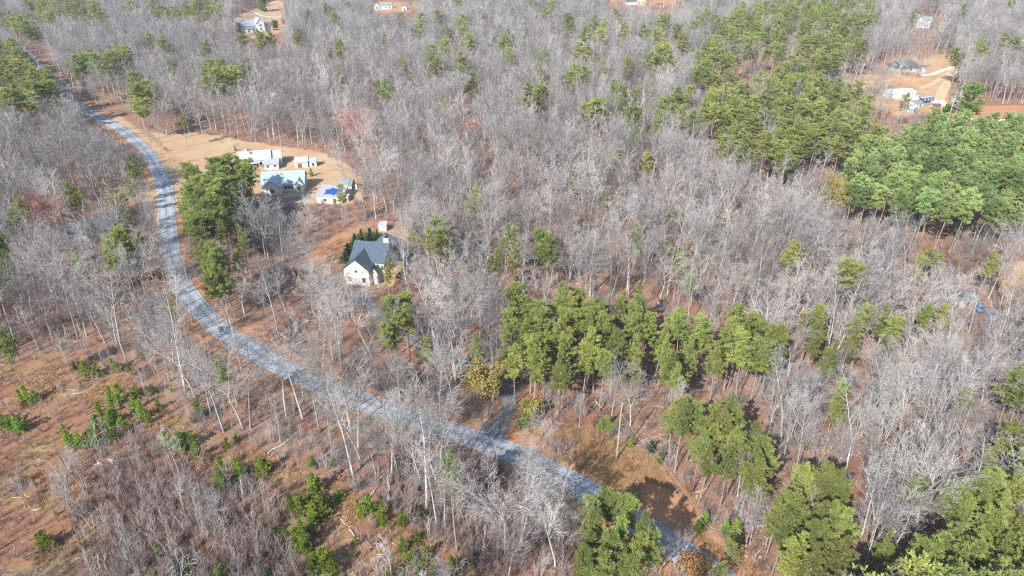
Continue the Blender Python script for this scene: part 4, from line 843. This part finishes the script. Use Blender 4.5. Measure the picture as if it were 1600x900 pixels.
P, r_ = scatter(1500, (-60, 200, 1660, 950), lambda px, py, x, y: off_paths(px, py, x, y) & out_yards(px, py) & (~inpoly(px, py, CLEAR) | (np.random.default_rng(5).random(px.shape) < .35)), 37)
nz = np.array([mnoise.noise(Vector((a[0] * .035, a[1] * .035, 8.0))) for a in P]); P = P[nz > -.02]
stuff("brown_leaf_brush", P, r_.uniform(0, 6.28, len(P)), r_.uniform(.4, 1.5, len(P)), r_.integers(0, 3, len(P)), lf, "rusty brown leafy saplings scattered under the trees", "leafy brush")
def sticks_mesh(seed):
    r = random.Random(seed); V, F = [], []
    for i in range(7):
        p = Vector((r.gauss(0, 1.2), r.gauss(0, 1.2), .06)); a = r.uniform(0, 6.28); L = r.uniform(.6, 2.6)
        tube(V, F, [p, p + Vector((math.cos(a) * L * .5, math.sin(a) * L * .5, .08)), p + Vector((math.cos(a + .15) * L, math.sin(a + .15) * L, .1 + .2 * r.random()))], [.04, .03, .015], 3)
    return mesh_from("sticks", V, F, M['oldwood'])
sp_ = [unlinked("sapling_" + str(k), shrub_mesh(890 + k, 5.5, 3, M['pale_twig'], .022, .16)) for k in range(3)]
P, r_ = scatter(330, (60, 660, 560, 960), lambda px, py, x, y: soft(px, py, THICK, 40) > .25, 40)
P2, r2 = scatter(420, (-40, 470, 900, 930), lambda px, py, x, y: inpoly(px, py, BELT) & off_paths(px, py, x, y), 41); PP = np.concatenate([P, P2])
stuff("thin_saplings", PP, r_.uniform(0, 6.28, len(PP)), r_.uniform(.5, 1.3, len(PP)), r_.integers(0, 3, len(PP)), sp_, "thin pale sapling stems standing in the brush of the clearing", "saplings")
st = [unlinked("sticks_" + str(k), sticks_mesh(880 + k)) for k in range(3)]
P, r_ = scatter(1500, (-60, 250, 1660, 950), lambda px, py, x, y: off_paths(px, py, x, y) & out_yards(px, py), 38)
stuff("fallen_sticks", P, r_.uniform(0, 6.28, len(P)), r_.uniform(.5, 1.3, len(P)), r_.integers(0, 3, len(P)), st, "pale fallen sticks lying about on the leaf litter", "sticks")
LAB.run()

# ------------------------------------------------------------------ buildings
def gable_wall(root, x0, x1, y0, y1, e, r, axis, m, low=-1.2, name="wall"):
    b = MB()
    if axis == 'y':
        xm = (x0 + x1) / 2; b.prism([(x0, y0, low), (x1, y0, low), (x1, y0, e), (xm, y0, r), (x0, y0, e)], (0, y1 - y0, 0))
    else:
        ym = (y0 + y1) / 2; b.prism([(x0, y0, low), (x0, y0, e), (x0, ym, r), (x0, y1, e), (x0, y1, low)], (x1 - x0, 0, 0))
    return b.build(name, m, root)
def gable_roof(root, x0, x1, y0, y1, e, r, axis, m, ov=0.4, t=0.16, name="roof"):
    b = MB(); z = 0.04
    if axis == 'y':
        xm = (x0 + x1) / 2; k = (r - e) / (xm - x0)
        for s, xe in ((-1, x0 - ov), (1, x1 + ov)):
            ze = e - k * ov + z; b.prism([(xm, y0 - ov, r + z), (xe, y0 - ov, ze), (xe, y0 - ov, ze + t), (xm, y0 - ov, r + z + t)][::s], (0, y1 - y0 + 2 * ov, 0))
    else:
        ym = (y0 + y1) / 2; k = (r - e) / (ym - y0)
        for s, ye in ((-1, y0 - ov), (1, y1 + ov)):
            ze = e - k * ov + z; b.prism([(x0 - ov, ym, r + z), (x0 - ov, ye, ze), (x0 - ov, ye, ze + t), (x0 - ov, ym, r + z + t)][::s], (x1 - x0 + 2 * ov, 0, 0))
    return b.build(name, m, root)
def hip_roof(root, x0, x1, y0, y1, e, r, m, ov=0.5, name="roof"):
    b = MB(); x0 -= ov; x1 += ov; y0 -= ov; y1 += ov; h = min(x1 - x0, y1 - y0) / 2; e0 = e - 0.05
    if x1 - x0 >= y1 - y0: A, B = (x0 + h, (y0 + y1) / 2, r), (x1 - h, (y0 + y1) / 2, r)
    else: A, B = ((x0 + x1) / 2, y0 + h, r), ((x0 + x1) / 2, y1 - h, r)
    c = [(x0, y0, e0), (x1, y0, e0), (x1, y1, e0), (x0, y1, e0)]; lo = [(x, y, e0 - .18) for x, y, _ in c]
    v = c + lo + [A, B]
    f = [(0, 1, 9, 8), (1, 2, 9), (2, 3, 8, 9), (3, 0, 8)] if x1 - x0 >= y1 - y0 else [(0, 1, 8), (1, 2, 9, 8), (2, 3, 9), (3, 0, 8, 9)]
    f += [(4, 5, 1, 0), (5, 6, 2, 1), (6, 7, 3, 2), (7, 4, 0, 3), (7, 6, 5, 4)]
    b.add(v, f); return b.build(name, m, root)
def block(root, kind, x0, x1, y0, y1, e, r, axis, wm, rm, ov=.4, low=-1.2):
    if kind == 'gable':
        gable_wall(root, x0, x1, y0, y1, e, r, axis, wm, low); gable_roof(root, x0, x1, y0, y1, e, r, axis, rm, ov)
    elif kind == 'hip':
        MB().box(x0, x1, y0, y1, low, e - .26).build("wall", wm, root); hip_roof(root, x0, x1, y0, y1, e, r, rm, ov)
    elif kind == 'lean':     # roof rises from e at y0 to r at y1
        MB().prism([(x0, y0, low), (x0, y0, e), (x0, y1, r), (x0, y1, low)], (x1 - x0, 0, 0)).build("wall", wm, root)
        k = (r - e) / (y1 - y0); MB().prism([(x0 - ov, y0 - ov, e - k * ov + .04), (x0 - ov, y0 - ov, e - k * ov + .18), (x0 - ov, y1, r + .18), (x0 - ov, y1, r + .04)], (x1 - x0 + 2 * ov, 0, 0)).build("roof", rm, root)
def opening(root, kind, x, y, z, w, h, face, fm=None, pm=None):
    """window (frame > pane) or door (> handle) standing 2-6 cm proud of the wall it is set on"""
    fm = fm or M['white']; pm = pm or M['glass']
    def bx(a0, a1, z0, z1, d0, d1):
        if face == 'f': return MB().box(x + a0, x + a1, y - d1, y - d0, z0, z1)
        if face == 'r': return MB().box(x + d0, x + d1, y + a0, y + a1, z0, z1)
        return MB().box(x - d1, x - d0, y + a0, y + a1, z0, z1)
    fr = MB()
    for q in (bx(-w / 2 - .1, -w / 2, z - .1, z + h + .1, .0, .07), bx(w / 2, w / 2 + .1, z - .1, z + h + .1, .0, .07), bx(-w / 2, w / 2, z + h, z + h + .1, .0, .07), bx(-w / 2, w / 2, z - .1, z, .0, .08)):
        fr.add(q.V, q.F)
    f = fr.build(kind, fm, root); q = bx(-w / 2, w / 2, z, z + h, .0, .03); q.build("pane" if kind == "window" else "panel", pm, f)
def house(name, label, cat, px, rot):
    g = ground(*px); r = empty(name, (g.x, g.y, g.z), R(rot)); tag(r, label, cat); return r

# the two-storey house with blue-grey shingles among the trees
h = house("shingle_house", "white gabled house under a dark blue-grey shingle roof among the leafless trees", "house", (559, 445), -12)
block(h, 'gable', -3.7, 3.7, 0, 8.2, 4.9, 7.9, 'y', M['white'], M['slate'], .35)
block(h, 'gable', -3.2, 6.6, 4.2, 13.8, 5.6, 9.2, 'x', M['white'], M['slate'], .4)
block(h, 'hip', -0.4, 6.8, 11.5, 19.0, 5.5, 9.4, 'y', M['white'], M['slate'], .45)
block(h, 'gable', 3.72, 5.6, 1.6, 5.2, 3.6, 4.8, 'y', M['white'], M['slate'], .25)
ch = MB().box(5.0, 6.5, 9.3, 10.5, 5.0, 10.6).build("chimney", M['white'], h); MB().box(5.25, 6.25, 9.5, 10.3, 10.62, 10.95).build("chimney_cap", M['black'], ch)
for x, z, w, hh_ in ((-2.1, .9, 1.0, 1.5), (2.1, .9, 1.0, 1.5)): opening(h, "window", x, -0.0, z, w, hh_, 'f')
rw = MB(); rw.tube([(0, -.01, 4.3), (0, -.10, 4.3)], .52, 16); rwo = rw.build("round_window", M['oldwood'], h); MB().tube([(0, -.09, 4.3), (0, -.13, 4.3)], .36, 16).build("pane", M['glass'], rwo)
for y, z in ((6.2, 1.0), (8.8, 1.0), (11.6, 1.0), (6.2, 3.6), (9.0, 3.6)): opening(h, "window", 6.6, y, z, 1.0, 1.4, 'r')
opening(h, "window", 6.15, 4.2, 3.2, .7, 1.3, 'f'); opening(h, "door", 6.6, 5.0, 2.55, .95, 2.05, 'r', None, M['white'])
d = MB().box(6.72, 10.4, 3.0, 9.6, 2.3, 2.48).build("deck", M['wood'], h)
rl = MB()
for x, y in [(6.8, 3.05), (8.6, 3.05), (10.35, 3.05), (10.35, 5.2), (10.35, 7.4), (10.35, 9.55), (8.6, 9.55)]: rl.box(x - .06, x + .06, y - .06, y + .06, 2.48, 3.5)
for z in (2.75, 3.0, 3.25, 3.44): rl.box(6.8, 8.54, 3.02, 3.08, z, z + .06); rl.box(8.66, 10.29, 3.02, 3.08, z, z + .06); rl.box(10.32, 10.38, 3.11, 9.49, z, z + .06); rl.box(8.66, 10.29, 9.52, 9.58, z, z + .06)
rl.build("railing", M['wood'], d)
for x, y in ((6.95, 3.2), (10.2, 3.2), (10.2, 9.4), (8.5, 9.4)): MB().box(x - .08, x + .08, y - .08, y + .08, -1, 2.29).build("post", M['wood'], d)
sg = MB()
for i in range(9): sg.box(8.8, 10.2, 2.72 - .28 * i, 2.98 - .28 * i, 2.2 - .26 * i, 2.27 - .26 * i)
sg.prism([(8.72, 2.98, 2.26), (8.72, .3, -.2), (8.72, .3, .05), (8.72, 2.98, 2.5)], (.07, 0, 0)); sg.prism([(10.21, 2.98, 2.26), (10.21, .3, -.2), (10.21, .3, .05), (10.21, 2.98, 2.5)], (.07, 0, 0))
sg.build("stairs", M['wood'], d)

h = house("white_shed", "tiny white shed alone on the red clay behind the dark-roofed house", "shed", (598, 361), -6)
block(h, 'lean', -1.3, 1.3, 0, 2.2, 2.0, 2.5, 'x', M['white'], M['white_roof'], .12, -.5); opening(h, "door", 0.2, 0, 0.0, .8, 1.7, 'f', M['cream'], M['cream'])

h = house("white_farmhouse", "long white farmhouse with a white metal roof on the straw-coloured lawn", "house", (408, 261), 15)
block(h, 'gable', -8.2, 4.2, 0, 8.6, 3.0, 5.6, 'x', M['white'], M['white_roof'], .35)
block(h, 'gable', 4.25, 8.4, 1.0, 8.2, 2.8, 5.0, 'x', M['white'], M['white_roof'], .3)
block(h, 'gable', -8.0, -2.4, 5.5, 10.5, 3.0, 5.0, 'y', M['white'], M['white_roof'], .35)
block(h, 'lean', 1.8, 7.2, -4.2, 0.96, 2.2, 2.9, 'x', M['white'], M['white_roof'], .25)
for x in (-6.4, -4.2, -2.0, 0.2): opening(h, "window", x, 0, 1.0, .9, 1.3, 'f')
for x in (3.0, 5.8): opening(h, "window", x, -4.2, .9, 1.0, 1.0, 'f')
opening(h, "door", -0.9, 0, 0.05, .9, 2.0, 'f', M['white'], M['darkwood'])
MB().box(-4.0, -3.5, 2.6, 3.1, 4.2, 6.3).build("flue", M['metal'], h)
po = MB()
for x in (-7.6, -5.2, -2.9, -.4): po.box(x - .07, x + .07, -1.9, -1.76, -.8, 2.3)
pr = MB().prism([(-8.2, -2.1, 2.32), (-8.2, -2.1, 2.42), (-8.2, -.45, 2.78), (-8.2, -.45, 2.68)], (8.2, 0, 0)).build("porch_roof", M['white_roof'], h); po.build("post", M['white'], pr)

h = house("small_barn", "small white-roofed shed with open brown doorway, at right of the white farmhouse", "shed", (473, 262), 8)
block(h, 'gable', -2.9, 2.2, 0, 4.6, 2.4, 3.7, 'x', M['white'], M['white_roof'], .25); opening(h, "door", -1.0, 0, 0, 1.8, 1.9, 'f', M['white'], M['darkwood'])
h = house("lean_shed", "narrow white shed with a dark open side, just right of the small shed", "shed", (489.5, 260.5), 8)
block(h, 'gable', -1.4, 1.4, 0, 3.2, 2.3, 3.1, 'x', M['white'], M['cyan_roof'], .2); opening(h, "door", .1, 0, 0.2, .9, 1.5, 'f', M['white'], M['glass'])

h = house("blue_roof_house", "white house under a pale sky-blue metal roof in front of the white farmhouse", "house", (444, 299), 8)
block(h, 'gable', -7.6, 7.6, 0, 9.0, 3.0, 6.2, 'x', M['white'], M['cyan_roof'], .4)
block(h, 'gable', -6.9, -0.4, -3.2, 4.6, 3.0, 5.5, 'y', M['white'], M['cyan_roof'], .4)
block(h, 'gable', 4.4, 7.5, -1.6, 4.6, 3.0, 4.7, 'y', M['white'], M['cyan_roof'], .3)
for x, y in ((-3.6, -3.2), (0.8, 0), (2.0, 0), (3.2, 0), (5.9, -1.6)): opening(h, "window", x, y, .9, .95 if y > -3 else 1.5, 1.3, 'f')
opening(h, "window", 7.6, 4.0, 1.0, 1.0, 1.2, 'r')

h = house("long_shed", "low white flat-roofed building half covered by a bright blue tarp", "shed", (515, 318), -3)
block(h, 'lean', -4.6, 4.6, 0, 9.5, 2.5, 3.3, 'x', M['white'], M['white_roof'], .25)
opening(h, "door", 2.0, 0, 0, 1.0, 1.9, 'f'); opening(h, "window", -1.5, 0, .9, 1.0, 1.0, 'f')
MB().box(4.66, 6.4, 2.0, 5.0, -.8, 1.9).build("annex", M['grey_wall'], h)
g = h.location; tp_ = MB(); pl = [(-2.4, 1.6), (.2, 1.9), (1.6, .8), (2.2, 2.4), (3.4, 2.9), (2.9, 5.0), (3.3, 6.4), (1.2, 6.1), (-.4, 7.1), (-1.2, 5.6), (-2.9, 5.2), (-1.9, 3.6)]
tp_.prism([(x, y, 2.5 + .0842 * y + .20 + .03 * math.sin(3 * x)) for x, y in pl], (0, 0, .05)); t_ = tp_.build("blue_tarp", M['tarp']); t_.location = g; t_.rotation_euler = h.rotation_euler
tag(t_, "bright blue tarp stretched over the low white building", "tarp")

h = house("grey_barn", "small grey-roofed barn with a grey gable end, behind the tarp-covered building", "barn", (541, 298), -8)
block(h, 'gable', -2.8, 2.2, 0, 4.4, 2.3, 3.8, 'x', M['white'], M['grey_roof'], .2); MB().box(2.42, 2.5, .7, 3.7, -.5, 2.2).build("barn_door", M['grey_wall'], h); MB().box(3.6, 4.2, .6, .8, -.6, 2.4).build("side_panel", M['white'], h)

# far and half-hidden buildings
h = house("far_house", "long far white house with pale blue-grey roofs beside a sandy drive at the top edge", "house", (393, 50), 32)
block(h, 'gable', -8.5, 4.5, 0, 9.5, 4.8, 8.0, 'x', M['white'], M['pale_roof'], .4, -2); block(h, 'gable', 4.6, 10.5, -1.6, 9.0, 6.4, 9.8, 'y', M['white'], M['pale_roof'], .4, -2)
block(h, 'gable', 10.6, 17.0, 1.0, 8.0, 3.4, 5.6, 'x', M['white'], M['slate'], .4, -2); block(h, 'lean', -5.0, 3.0, -3.0, -.05, 2.6, 3.4, 'x', M['white'], M['grey_roof'], .2, -2)
for x, y, z in ((-2.5, -3.0, .6), (1.5, -3.0, .6), (7.6, -1.6, 1.0), (7.6, -1.6, 3.9), (13.5, 1.0, 1.0)): opening(h, "window", x, y, z, 1.3, 1.6, 'f')
h = house("hill_house", "white two-storey far house with a front porch near the top right", "house", (1446, 44), -6)
block(h, 'gable', -7.0, 6.0, 4, 11, 5.6, 8.2, 'x', M['white'], M['grey_roof'], .4, -2); block(h, 'gable', -7.4, -2.6, 2.6, 9, 5.6, 8.4, 'y', M['white'], M['white_roof'], .35, -2); block(h, 'lean', -2.4, 5.0, 0.6, 3.96, 3.0, 4.0, 'x', M['white'], M['white_roof'], .3, -2)
MB().box(-5.2, -4.2, 8.0, 9.0, 7, 10.2).build("chimney", M['white'], h)
for x, y, z in ((-5.0, 2.6, 1.0), (-5.0, 2.6, 3.6), (-.8, .6, .9), (1.4, .6, .9), (3.6, .6, .9), (2.0, 4, 4.3)): opening(h, "window", x, y, z, 1.2, 1.3, 'f')
h = house("far_white_house", "pale far house with two white fronts at the top edge left of bare orange clay", "house", (600, 15), 4)
block(h, 'gable', -9.0, -4.0, 0, 8, 4.0, 6.0, 'y', M['white'], M['grey_roof'], .4, -2); block(h, 'gable', -3.9, 8.0, 1.0, 9, 3.6, 6.0, 'x', M['white'], M['grey_roof'], .4, -2)
for x in (-6.5, 2.0, 5.5): opening(h, "window", x, 0 if x < -4 else 1.0, 1.0, 1.4, 1.5, 'f')
h = house("white_cabin", "tiny white cabin on the orange clay at the top edge", "cabin", (632, 16), 0)
block(h, 'gable', -2.4, 2.4, 0, 4, 2.8, 4.2, 'y', M['white'], M['white_roof'], .3, -1); opening(h, "door", 0, 0, 0, 1.0, 2.0, 'f')
h = house("cream_house", "cream far house cut by the middle of the top edge", "house", (1001, 8), 3)
block(h, 'gable', -4.0, 4.5, 0, 7, 4.6, 6.8, 'y', M['cream'], M['grey_roof'], .4, -2); block(h, 'gable', -14.0, -4.05, 1.5, 8, 3.0, 5.0, 'x', M['white'], M['dark_roof'], .5, -2)
for x in (-1.5, 2.0): opening(h, "window", x, 0, 1.2, 1.4, 1.6, 'f')
h = house("hip_house", "house with a big charcoal hipped roof above the pale concrete drive", "house", (1421, 113), 6)
block(h, 'hip', -8.5, 8.0, 0, 12.0, 3.0, 6.8, 'x', M['grey_wall'], M['dark_roof'], .6, -2); block(h, 'gable', 3.5, 8.6, -2.4, 3.0, 2.8, 4.2, 'y', M['grey_wall'], M['dark_roof'], .4, -2)
for x in (-6, -3, 0.5): opening(h, "window", x, 0, .9, 1.2, 1.3, 'f')
h = house("metal_shed", "long shed with a brilliant white low roof in the sandy clearing at right", "shed", (1416, 154), 12)
block(h, 'gable', -6.5, 5.5, 0, 9.0, 2.9, 3.9, 'x', M['white'], M['bright_roof'], .3, -1.5); block(h, 'lean', 5.6, 8.5, 1.0, 7.0, 2.0, 2.5, 'x', M['grey_wall'], M['grey_roof'], .2, -1.5); block(h, 'lean', -10.0, -6.9, 3.0, 7.5, 2.0, 2.5, 'x', M['grey_wall'], M['white_roof'], .2, -1.5)
opening(h, "door", -2, 0, 0, 2.4, 2.3, 'f', M['grey_wall'], M['metal'])
for k, (px, w, dd_, e, rt, rm, lab) in enumerate([((1429, 162), 4.6, 4.5, 2.2, 20, 'bright_roof', "white-roofed shed just below the long white shed"), ((1437, 168), 5.0, 4.5, 2.0, 25, 'grey_roof', "pale grey-roofed shed at the middle of the shed cluster"), ((1428, 176), 5.5, 5.0, 2.2, 15, 'bright_roof', "lowest white-roofed shed of the shed cluster"), ((1469, 168), 5.2, 4.4, 2.1, 10, 'bright_roof', "lone white-roofed shed near the purple-red bush"), ((1493, 160), 2.6, 2.2, 2.0, 0, 'bright_roof', "tiny white shed behind the broad rounded evergreen")]):
    h = house("storage_shed", lab, "shed", px, rt); h["group"] = "sheds in the sandy clearing"; block(h, 'gable', -w / 2, w / 2, 0, dd_, e, e + .8, 'x', M['white'] if k % 2 else M['grey_wall'], M[rm], .2, -1); opening(h, "door", 0, 0, 0, 1.0, 1.7, 'f')
h = house("left_house", "grey shingled house almost hidden by bare trees left of the road bend", "house", (148, 376), 14)
block(h, 'gable', -6.5, 5.5, 0, 9.0, 3.0, 5.4, 'x', M['cream'], M['dark_roof'], .4, -1.5); block(h, 'gable', 1.0, 7.5, 6.0, 13.0, 3.0, 5.2, 'y', M['cream'], M['dark_roof'], .4, -1.5); block(h, 'gable', -4.5, -.5, -2.5, 2.5, 2.6, 4.0, 'y', M['cream'], M['grey_roof'], .3, -1.5)
for x in (1.2, 3.6): opening(h, "window", x, 0, .9, 1.1, 1.3, 'f')
opening(h, "door", -2.5, -2.5, 0, 1.0, 2.0, 'f', None, M['darkwood'])
h = house("green_shed", "grey-green shed roof glimpsed in the trees beside the parked blue cars", "shed", (1510, 480), 5)
block(h, 'gable', -2.4, 2.4, 0, 4, 2.2, 3.2, 'x', M['grey_wall'], M['grey_roof'], .2, -1); opening(h, "door", 0, 0, 0, 1.0, 1.8, 'f')

# ------------------------------------------------------------------ vehicles
def car(px, rot, m, label, L=4.6):
    g = ground(*px); r = empty("parked_car", (g.x, g.y, g.z), R(rot)); tag(r, label, "car", "parked cars"); k = L / 4.6
    prof = [(-2.25, .35), (2.2, .35), (2.3, .62), (2.2, .86), (1.15, .98), (-1.9, 1.0), (-2.28, .9), (-2.3, .55)]
    b = MB().prism([(x * k, -.88, z) for x, z in prof], (0, 1.76, 0)).build("body", m, r); bv = b.modifiers.new("round", 'BEVEL'); bv.width = .07; bv.segments = 2
    cab = [(-1.75, .96), (1.1, .96), (.45, 1.46), (-1.3, 1.5)]
    v = [(x * k, s * (.80 if z < 1 else .64), z) for s in (-1, 1) for x, z in cab]; MB().add(v, [(0, 1, 2, 3), (7, 6, 5, 4), (0, 4, 5, 1), (1, 5, 6, 2), (2, 6, 7, 3), (3, 7, 4, 0)]).build("window", M['glass'], r)
    MB().prism([(-1.32 * k, -.62, 1.505), (.43 * k, -.62, 1.47), (.43 * k, .62, 1.47), (-1.32 * k, .62, 1.505)], (0, 0, .05)).build("roof", m, r)
    for x in (-1.42, 1.42):
        for s in (-1, 1):
            w = MB().tube([(x * k, s * .70, .33), (x * k, s * .90, .33)], .33, 16).build("wheel", M['black'], r); MB().tube([(x * k, s * .895, .33), (x * k, s * .915, .33)], .19, 12).build("rim", M['metal'], w)
    for s in (-1, 1): MB().box(2.24 * k, 2.33 * k, s * .62 - .18, s * .62 + .18, .62, .76).build("headlight", M['white'], r)
    return r
car((1527, 483), 78, M['blue'], "bright blue parked car showing through the bare trees near the right edge"); car((1547, 490), 60, M['navy'], "dark navy parked car right of the bright blue car")
car((1598, 190), 185, M['dark_car'], "dark parked car on the pale road cut by the right edge")
g = ground(1446, 160); r = empty("travel_trailer", (g.x, g.y, g.z), R(22)); tag(r, "long travel trailer with a white roof and dark blue side among the white sheds", "trailer")
tb = MB().box(-4, 4, -1.25, 1.25, .5, 2.7).build("body", M['navy'], r); MB().box(-4.06, 4.06, -1.3, 1.3, 2.7, 2.85).build("roof", M['white_roof'], r)
for x in (-2.4, 0, 2.4): MB().box(x - .5, x + .5, -1.29, -1.26, 1.5, 2.2).build("window", M['white'], r)
for x in (-.6, .6):
    for s in (-1, 1): MB().tube([(x, s * 1.05, .35), (x, s * 1.22, .35)], .35, 14).build("wheel", M['black'], r)

# ------------------------------------------------------------------ poles, wires, mailbox, timber
def upole(px, h, label, extra=None, m='pole', rr=.15):
    g = ground(*px); r = empty("utility_pole", (g.x, g.y, g.z)); tag(r, label, "utility pole")
    MB().tube([(0, 0, -.8), (0, 0, h * .5), (0, 0, h)], [rr * 1.15, rr, rr * .72], 10).build("pole", M[m], r)
    if extra == 'tr':
        MB().tube([(.32, -.1, h - 2.9), (.32, -.1, h - 2.0)], .24, 10).build("transformer", M['metal'], r); MB().tube([(0, 0, h - .25), (0, 0, h + .12)], .05, 6).build("insulator", M['grey_wall'], r)
    if extra == 'arm':
        MB().box(-.9, .9, -.2, -.12, h - .5, h - .38).build("crossarm", M['oldwood'], r)
        for x in (-.8, 0.5, .8): MB().tube([(x, -.16, h - .38), (x, -.16, h - .2)], .05, 6).build("insulator", M['grey_wall'], r)
    return r, g
p1, g1 = upole((963, 718), 14.2, "tall plain wooden pole standing on the tan grassy verge"); MB().tube([(0, 0, 14.19), (0, 0, 14.4)], .05, 6).build("insulator", M['grey_wall'], p1)
upole((303, 281), 8.2, "dark utility pole with a transformer on the lawn beside the road bend", 'tr', 'darkwood', .13)
upole((1491.5, 182), 10.5, "pale grey pole in front of the broad rounded evergreen", 'arm', 'metal', .16)
upole((61, 105), 7.0, "thin white pole beside the shaded road at top left", 'arm', 'white', .14)
for k, (dz, off) in enumerate(((14.35, 0.0), (11.6, .12))):
    a = Vector((g1.x + off, g1.y, g1.z + dz)); e = ground(1262, 1010, dz); e = Vector((e.x + off, e.y, e.z + dz)); L = (e - a).length
    pts = [a.lerp(e, t / 24) - Vector((0, 0, 4 * .026 * L * (t / 24) * (1 - t / 24))) for t in range(25)]
    w = MB().tube(pts, .014, 5).build("power_line", M['wire']); tag(w, ("upper" if k == 0 else "lower") + " thin wire sagging from the verge pole along the road", "wire")
g = ground(752, 668); r = empty("mailbox", (g.x, g.y, g.z), R(-35)); tag(r, "grey roadside mailbox on a post beside the driveway mouth", "mailbox")
MB().box(-.06, .06, -.06, .06, -.4, 1.05).build("post", M['oldwood'], r)
mb_ = MB(); pr_ = [(-.22, 1.06), (.22, 1.06), (.22, 1.3)] + [(.22 * math.cos(a), 1.3 + .2 * math.sin(a)) for a in (R(30), R(60), R(90), R(120), R(150))] + [(-.22, 1.3)]
mb_.prism([(x, -.34, z) for x, z in pr_], (0, .68, 0)); bo = mb_.build("box", M['metal'], r); MB().box(.225, .245, -.1, .16, 1.2, 1.36).build("flag", M['red'], bo)
rl_ = random.Random(5)
def log(px0, px1, rad, m, label, group=None, twigs=3, lift=0.0, name="fallen_log"):
    a, b = ground(*px0), ground(*px1); mid = a.lerp(b, .5); r = bpy.data.objects.new(name, None); C.objects.link(r); r.location = mid; tag(r, label, "log", group)
    A, B = a - mid, b - mid; A.z += rad + lift; B.z += rad + lift; n = 5; sd = Vector((-(B - A).y, (B - A).x, 0)) * .03
    tr = MB().tube([A.lerp(B, i / n) + sd * math.sin(i * 1.7) for i in range(n + 1)], [rad * (1 - .55 * i / n) for i in range(n + 1)], 8).build("trunk", m, r)
    for k in range(twigs):
        q = A.lerp(B, rl_.uniform(.35, .95)); d_ = (B - A).normalized() * .7 + Vector((rl_.gauss(0, .5), rl_.gauss(0, .5), rl_.uniform(.1, .7))); MB().tube([q, q + d_ * rl_.uniform(.4, 1.2)], [rad * .4, rad * .12], 5).build("limb", m, r)
    return r
for a, b, rad, lab, tw in [((419, 709), (460, 684), .20, "long pale fallen log lying across the clearing edge", 1), ((532, 812), (546, 825), .15, "bleached bent log beside the young pines, upper piece", 1), ((546, 828), (562, 846), .13, "bleached bent log beside the young pines, lower piece", 2), ((-8, 573), (12, 570), .2, "white fallen log at the left edge of the clearing", 2), ((52, 799), (64, 796), .22, "short white broken log beside the shadowed brush at lower left", 0),
                           ((930, 627), (942, 640), .15, "grey fallen trunk on the bank left of the verge pole, upper one", 2), ((915, 648), (935, 630), .13, "grey fallen trunk on the bank left of the verge pole, lower one", 2), ((585, 768), (575, 782), .16, "broken grey limb under the tangled dead tree", 4), ((565, 785), (590, 762), .14, "leaning grey limb against the tangled dead tree", 3), ((1082, 772), (1105, 764), .12, "thin pale fallen stem at the edge of the bank pines", 2), ((1180, 870), (1195, 850), .14, "pale dead limb on the brushy bank near the lower edge", 4), ((478, 503), (500, 499), .16, "pale fallen log in the leaf litter below the dark-roofed house", 1)]:
    log(a, b, rad, M['oldwood'], lab, None, tw)
for k in range(9):
    x0 = 142 + k * 3.6 + rl_.uniform(-2, 2); y0 = 724 + rl_.uniform(-3, 3); log((x0, y0), (x0 + rl_.uniform(12, 22), y0 + rl_.uniform(-5, 6)), rl_.uniform(.09, .16), M['oldwood'], "pale weathered log lying in the brush pile of the clearing", "logs in the brush pile", 1, .12 * (k % 3), "piled_log")
log((171, 723), (179, 722), .36, M['pale_wood'], "thick cream-coloured cut log on top of the brush pile", None, 0, .25, "cut_log")
rockm = mat('pale_rock', (0.36, 0.27, 0.20), var=0.3, var_scale=2.0)
# pale eroded stones along the verge track
for k in range(40):
    t = rl_.random(); x0, y0 = 1012 + t * 175, 722 + t * 150 + 14 * math.sin(t * 9); g = ground(x0 + rl_.gauss(0, 4), y0 + rl_.gauss(0, 4)); s_ = rl_.uniform(.12, .4)
    bm = bmesh.new(); bmesh.ops.create_icosphere(bm, subdivisions=1, radius=s_)
    for v in bm.verts: v.co *= rl_.uniform(.7, 1.2); v.co.z *= .6
    me = bpy.data.meshes.new("rock"); bm.to_mesh(me); bm.free(); me.materials.append(rockm); o = lin(bpy.data.objects.new("rock", me)); o.location = g + Vector((0, 0, s_ * .15)); tag(o, "small pale rock on the eroded bank right of the road", "rock", "pale rocks along the bank")

# ------------------------------------------------------------------ air
hz = MB().box(-3400, 3400, -80, 2700, -12, 140).build("haze", bpy.data.materials.new("air")); tag(hz, "thin blue winter haze over the whole valley", "haze", None, 'stuff')
am = hz.data.materials[0]; am.use_nodes = True; am.node_tree.nodes.clear(); pv = am.node_tree.nodes.new("ShaderNodeVolumePrincipled"); mo = am.node_tree.nodes.new("ShaderNodeOutputMaterial")
pv.inputs["Color"].default_value = (0.76, 0.85, 1.0, 1); pv.inputs["Density"].default_value = 0.00009; am.node_tree.links.new(pv.outputs[0], mo.inputs["Volume"])
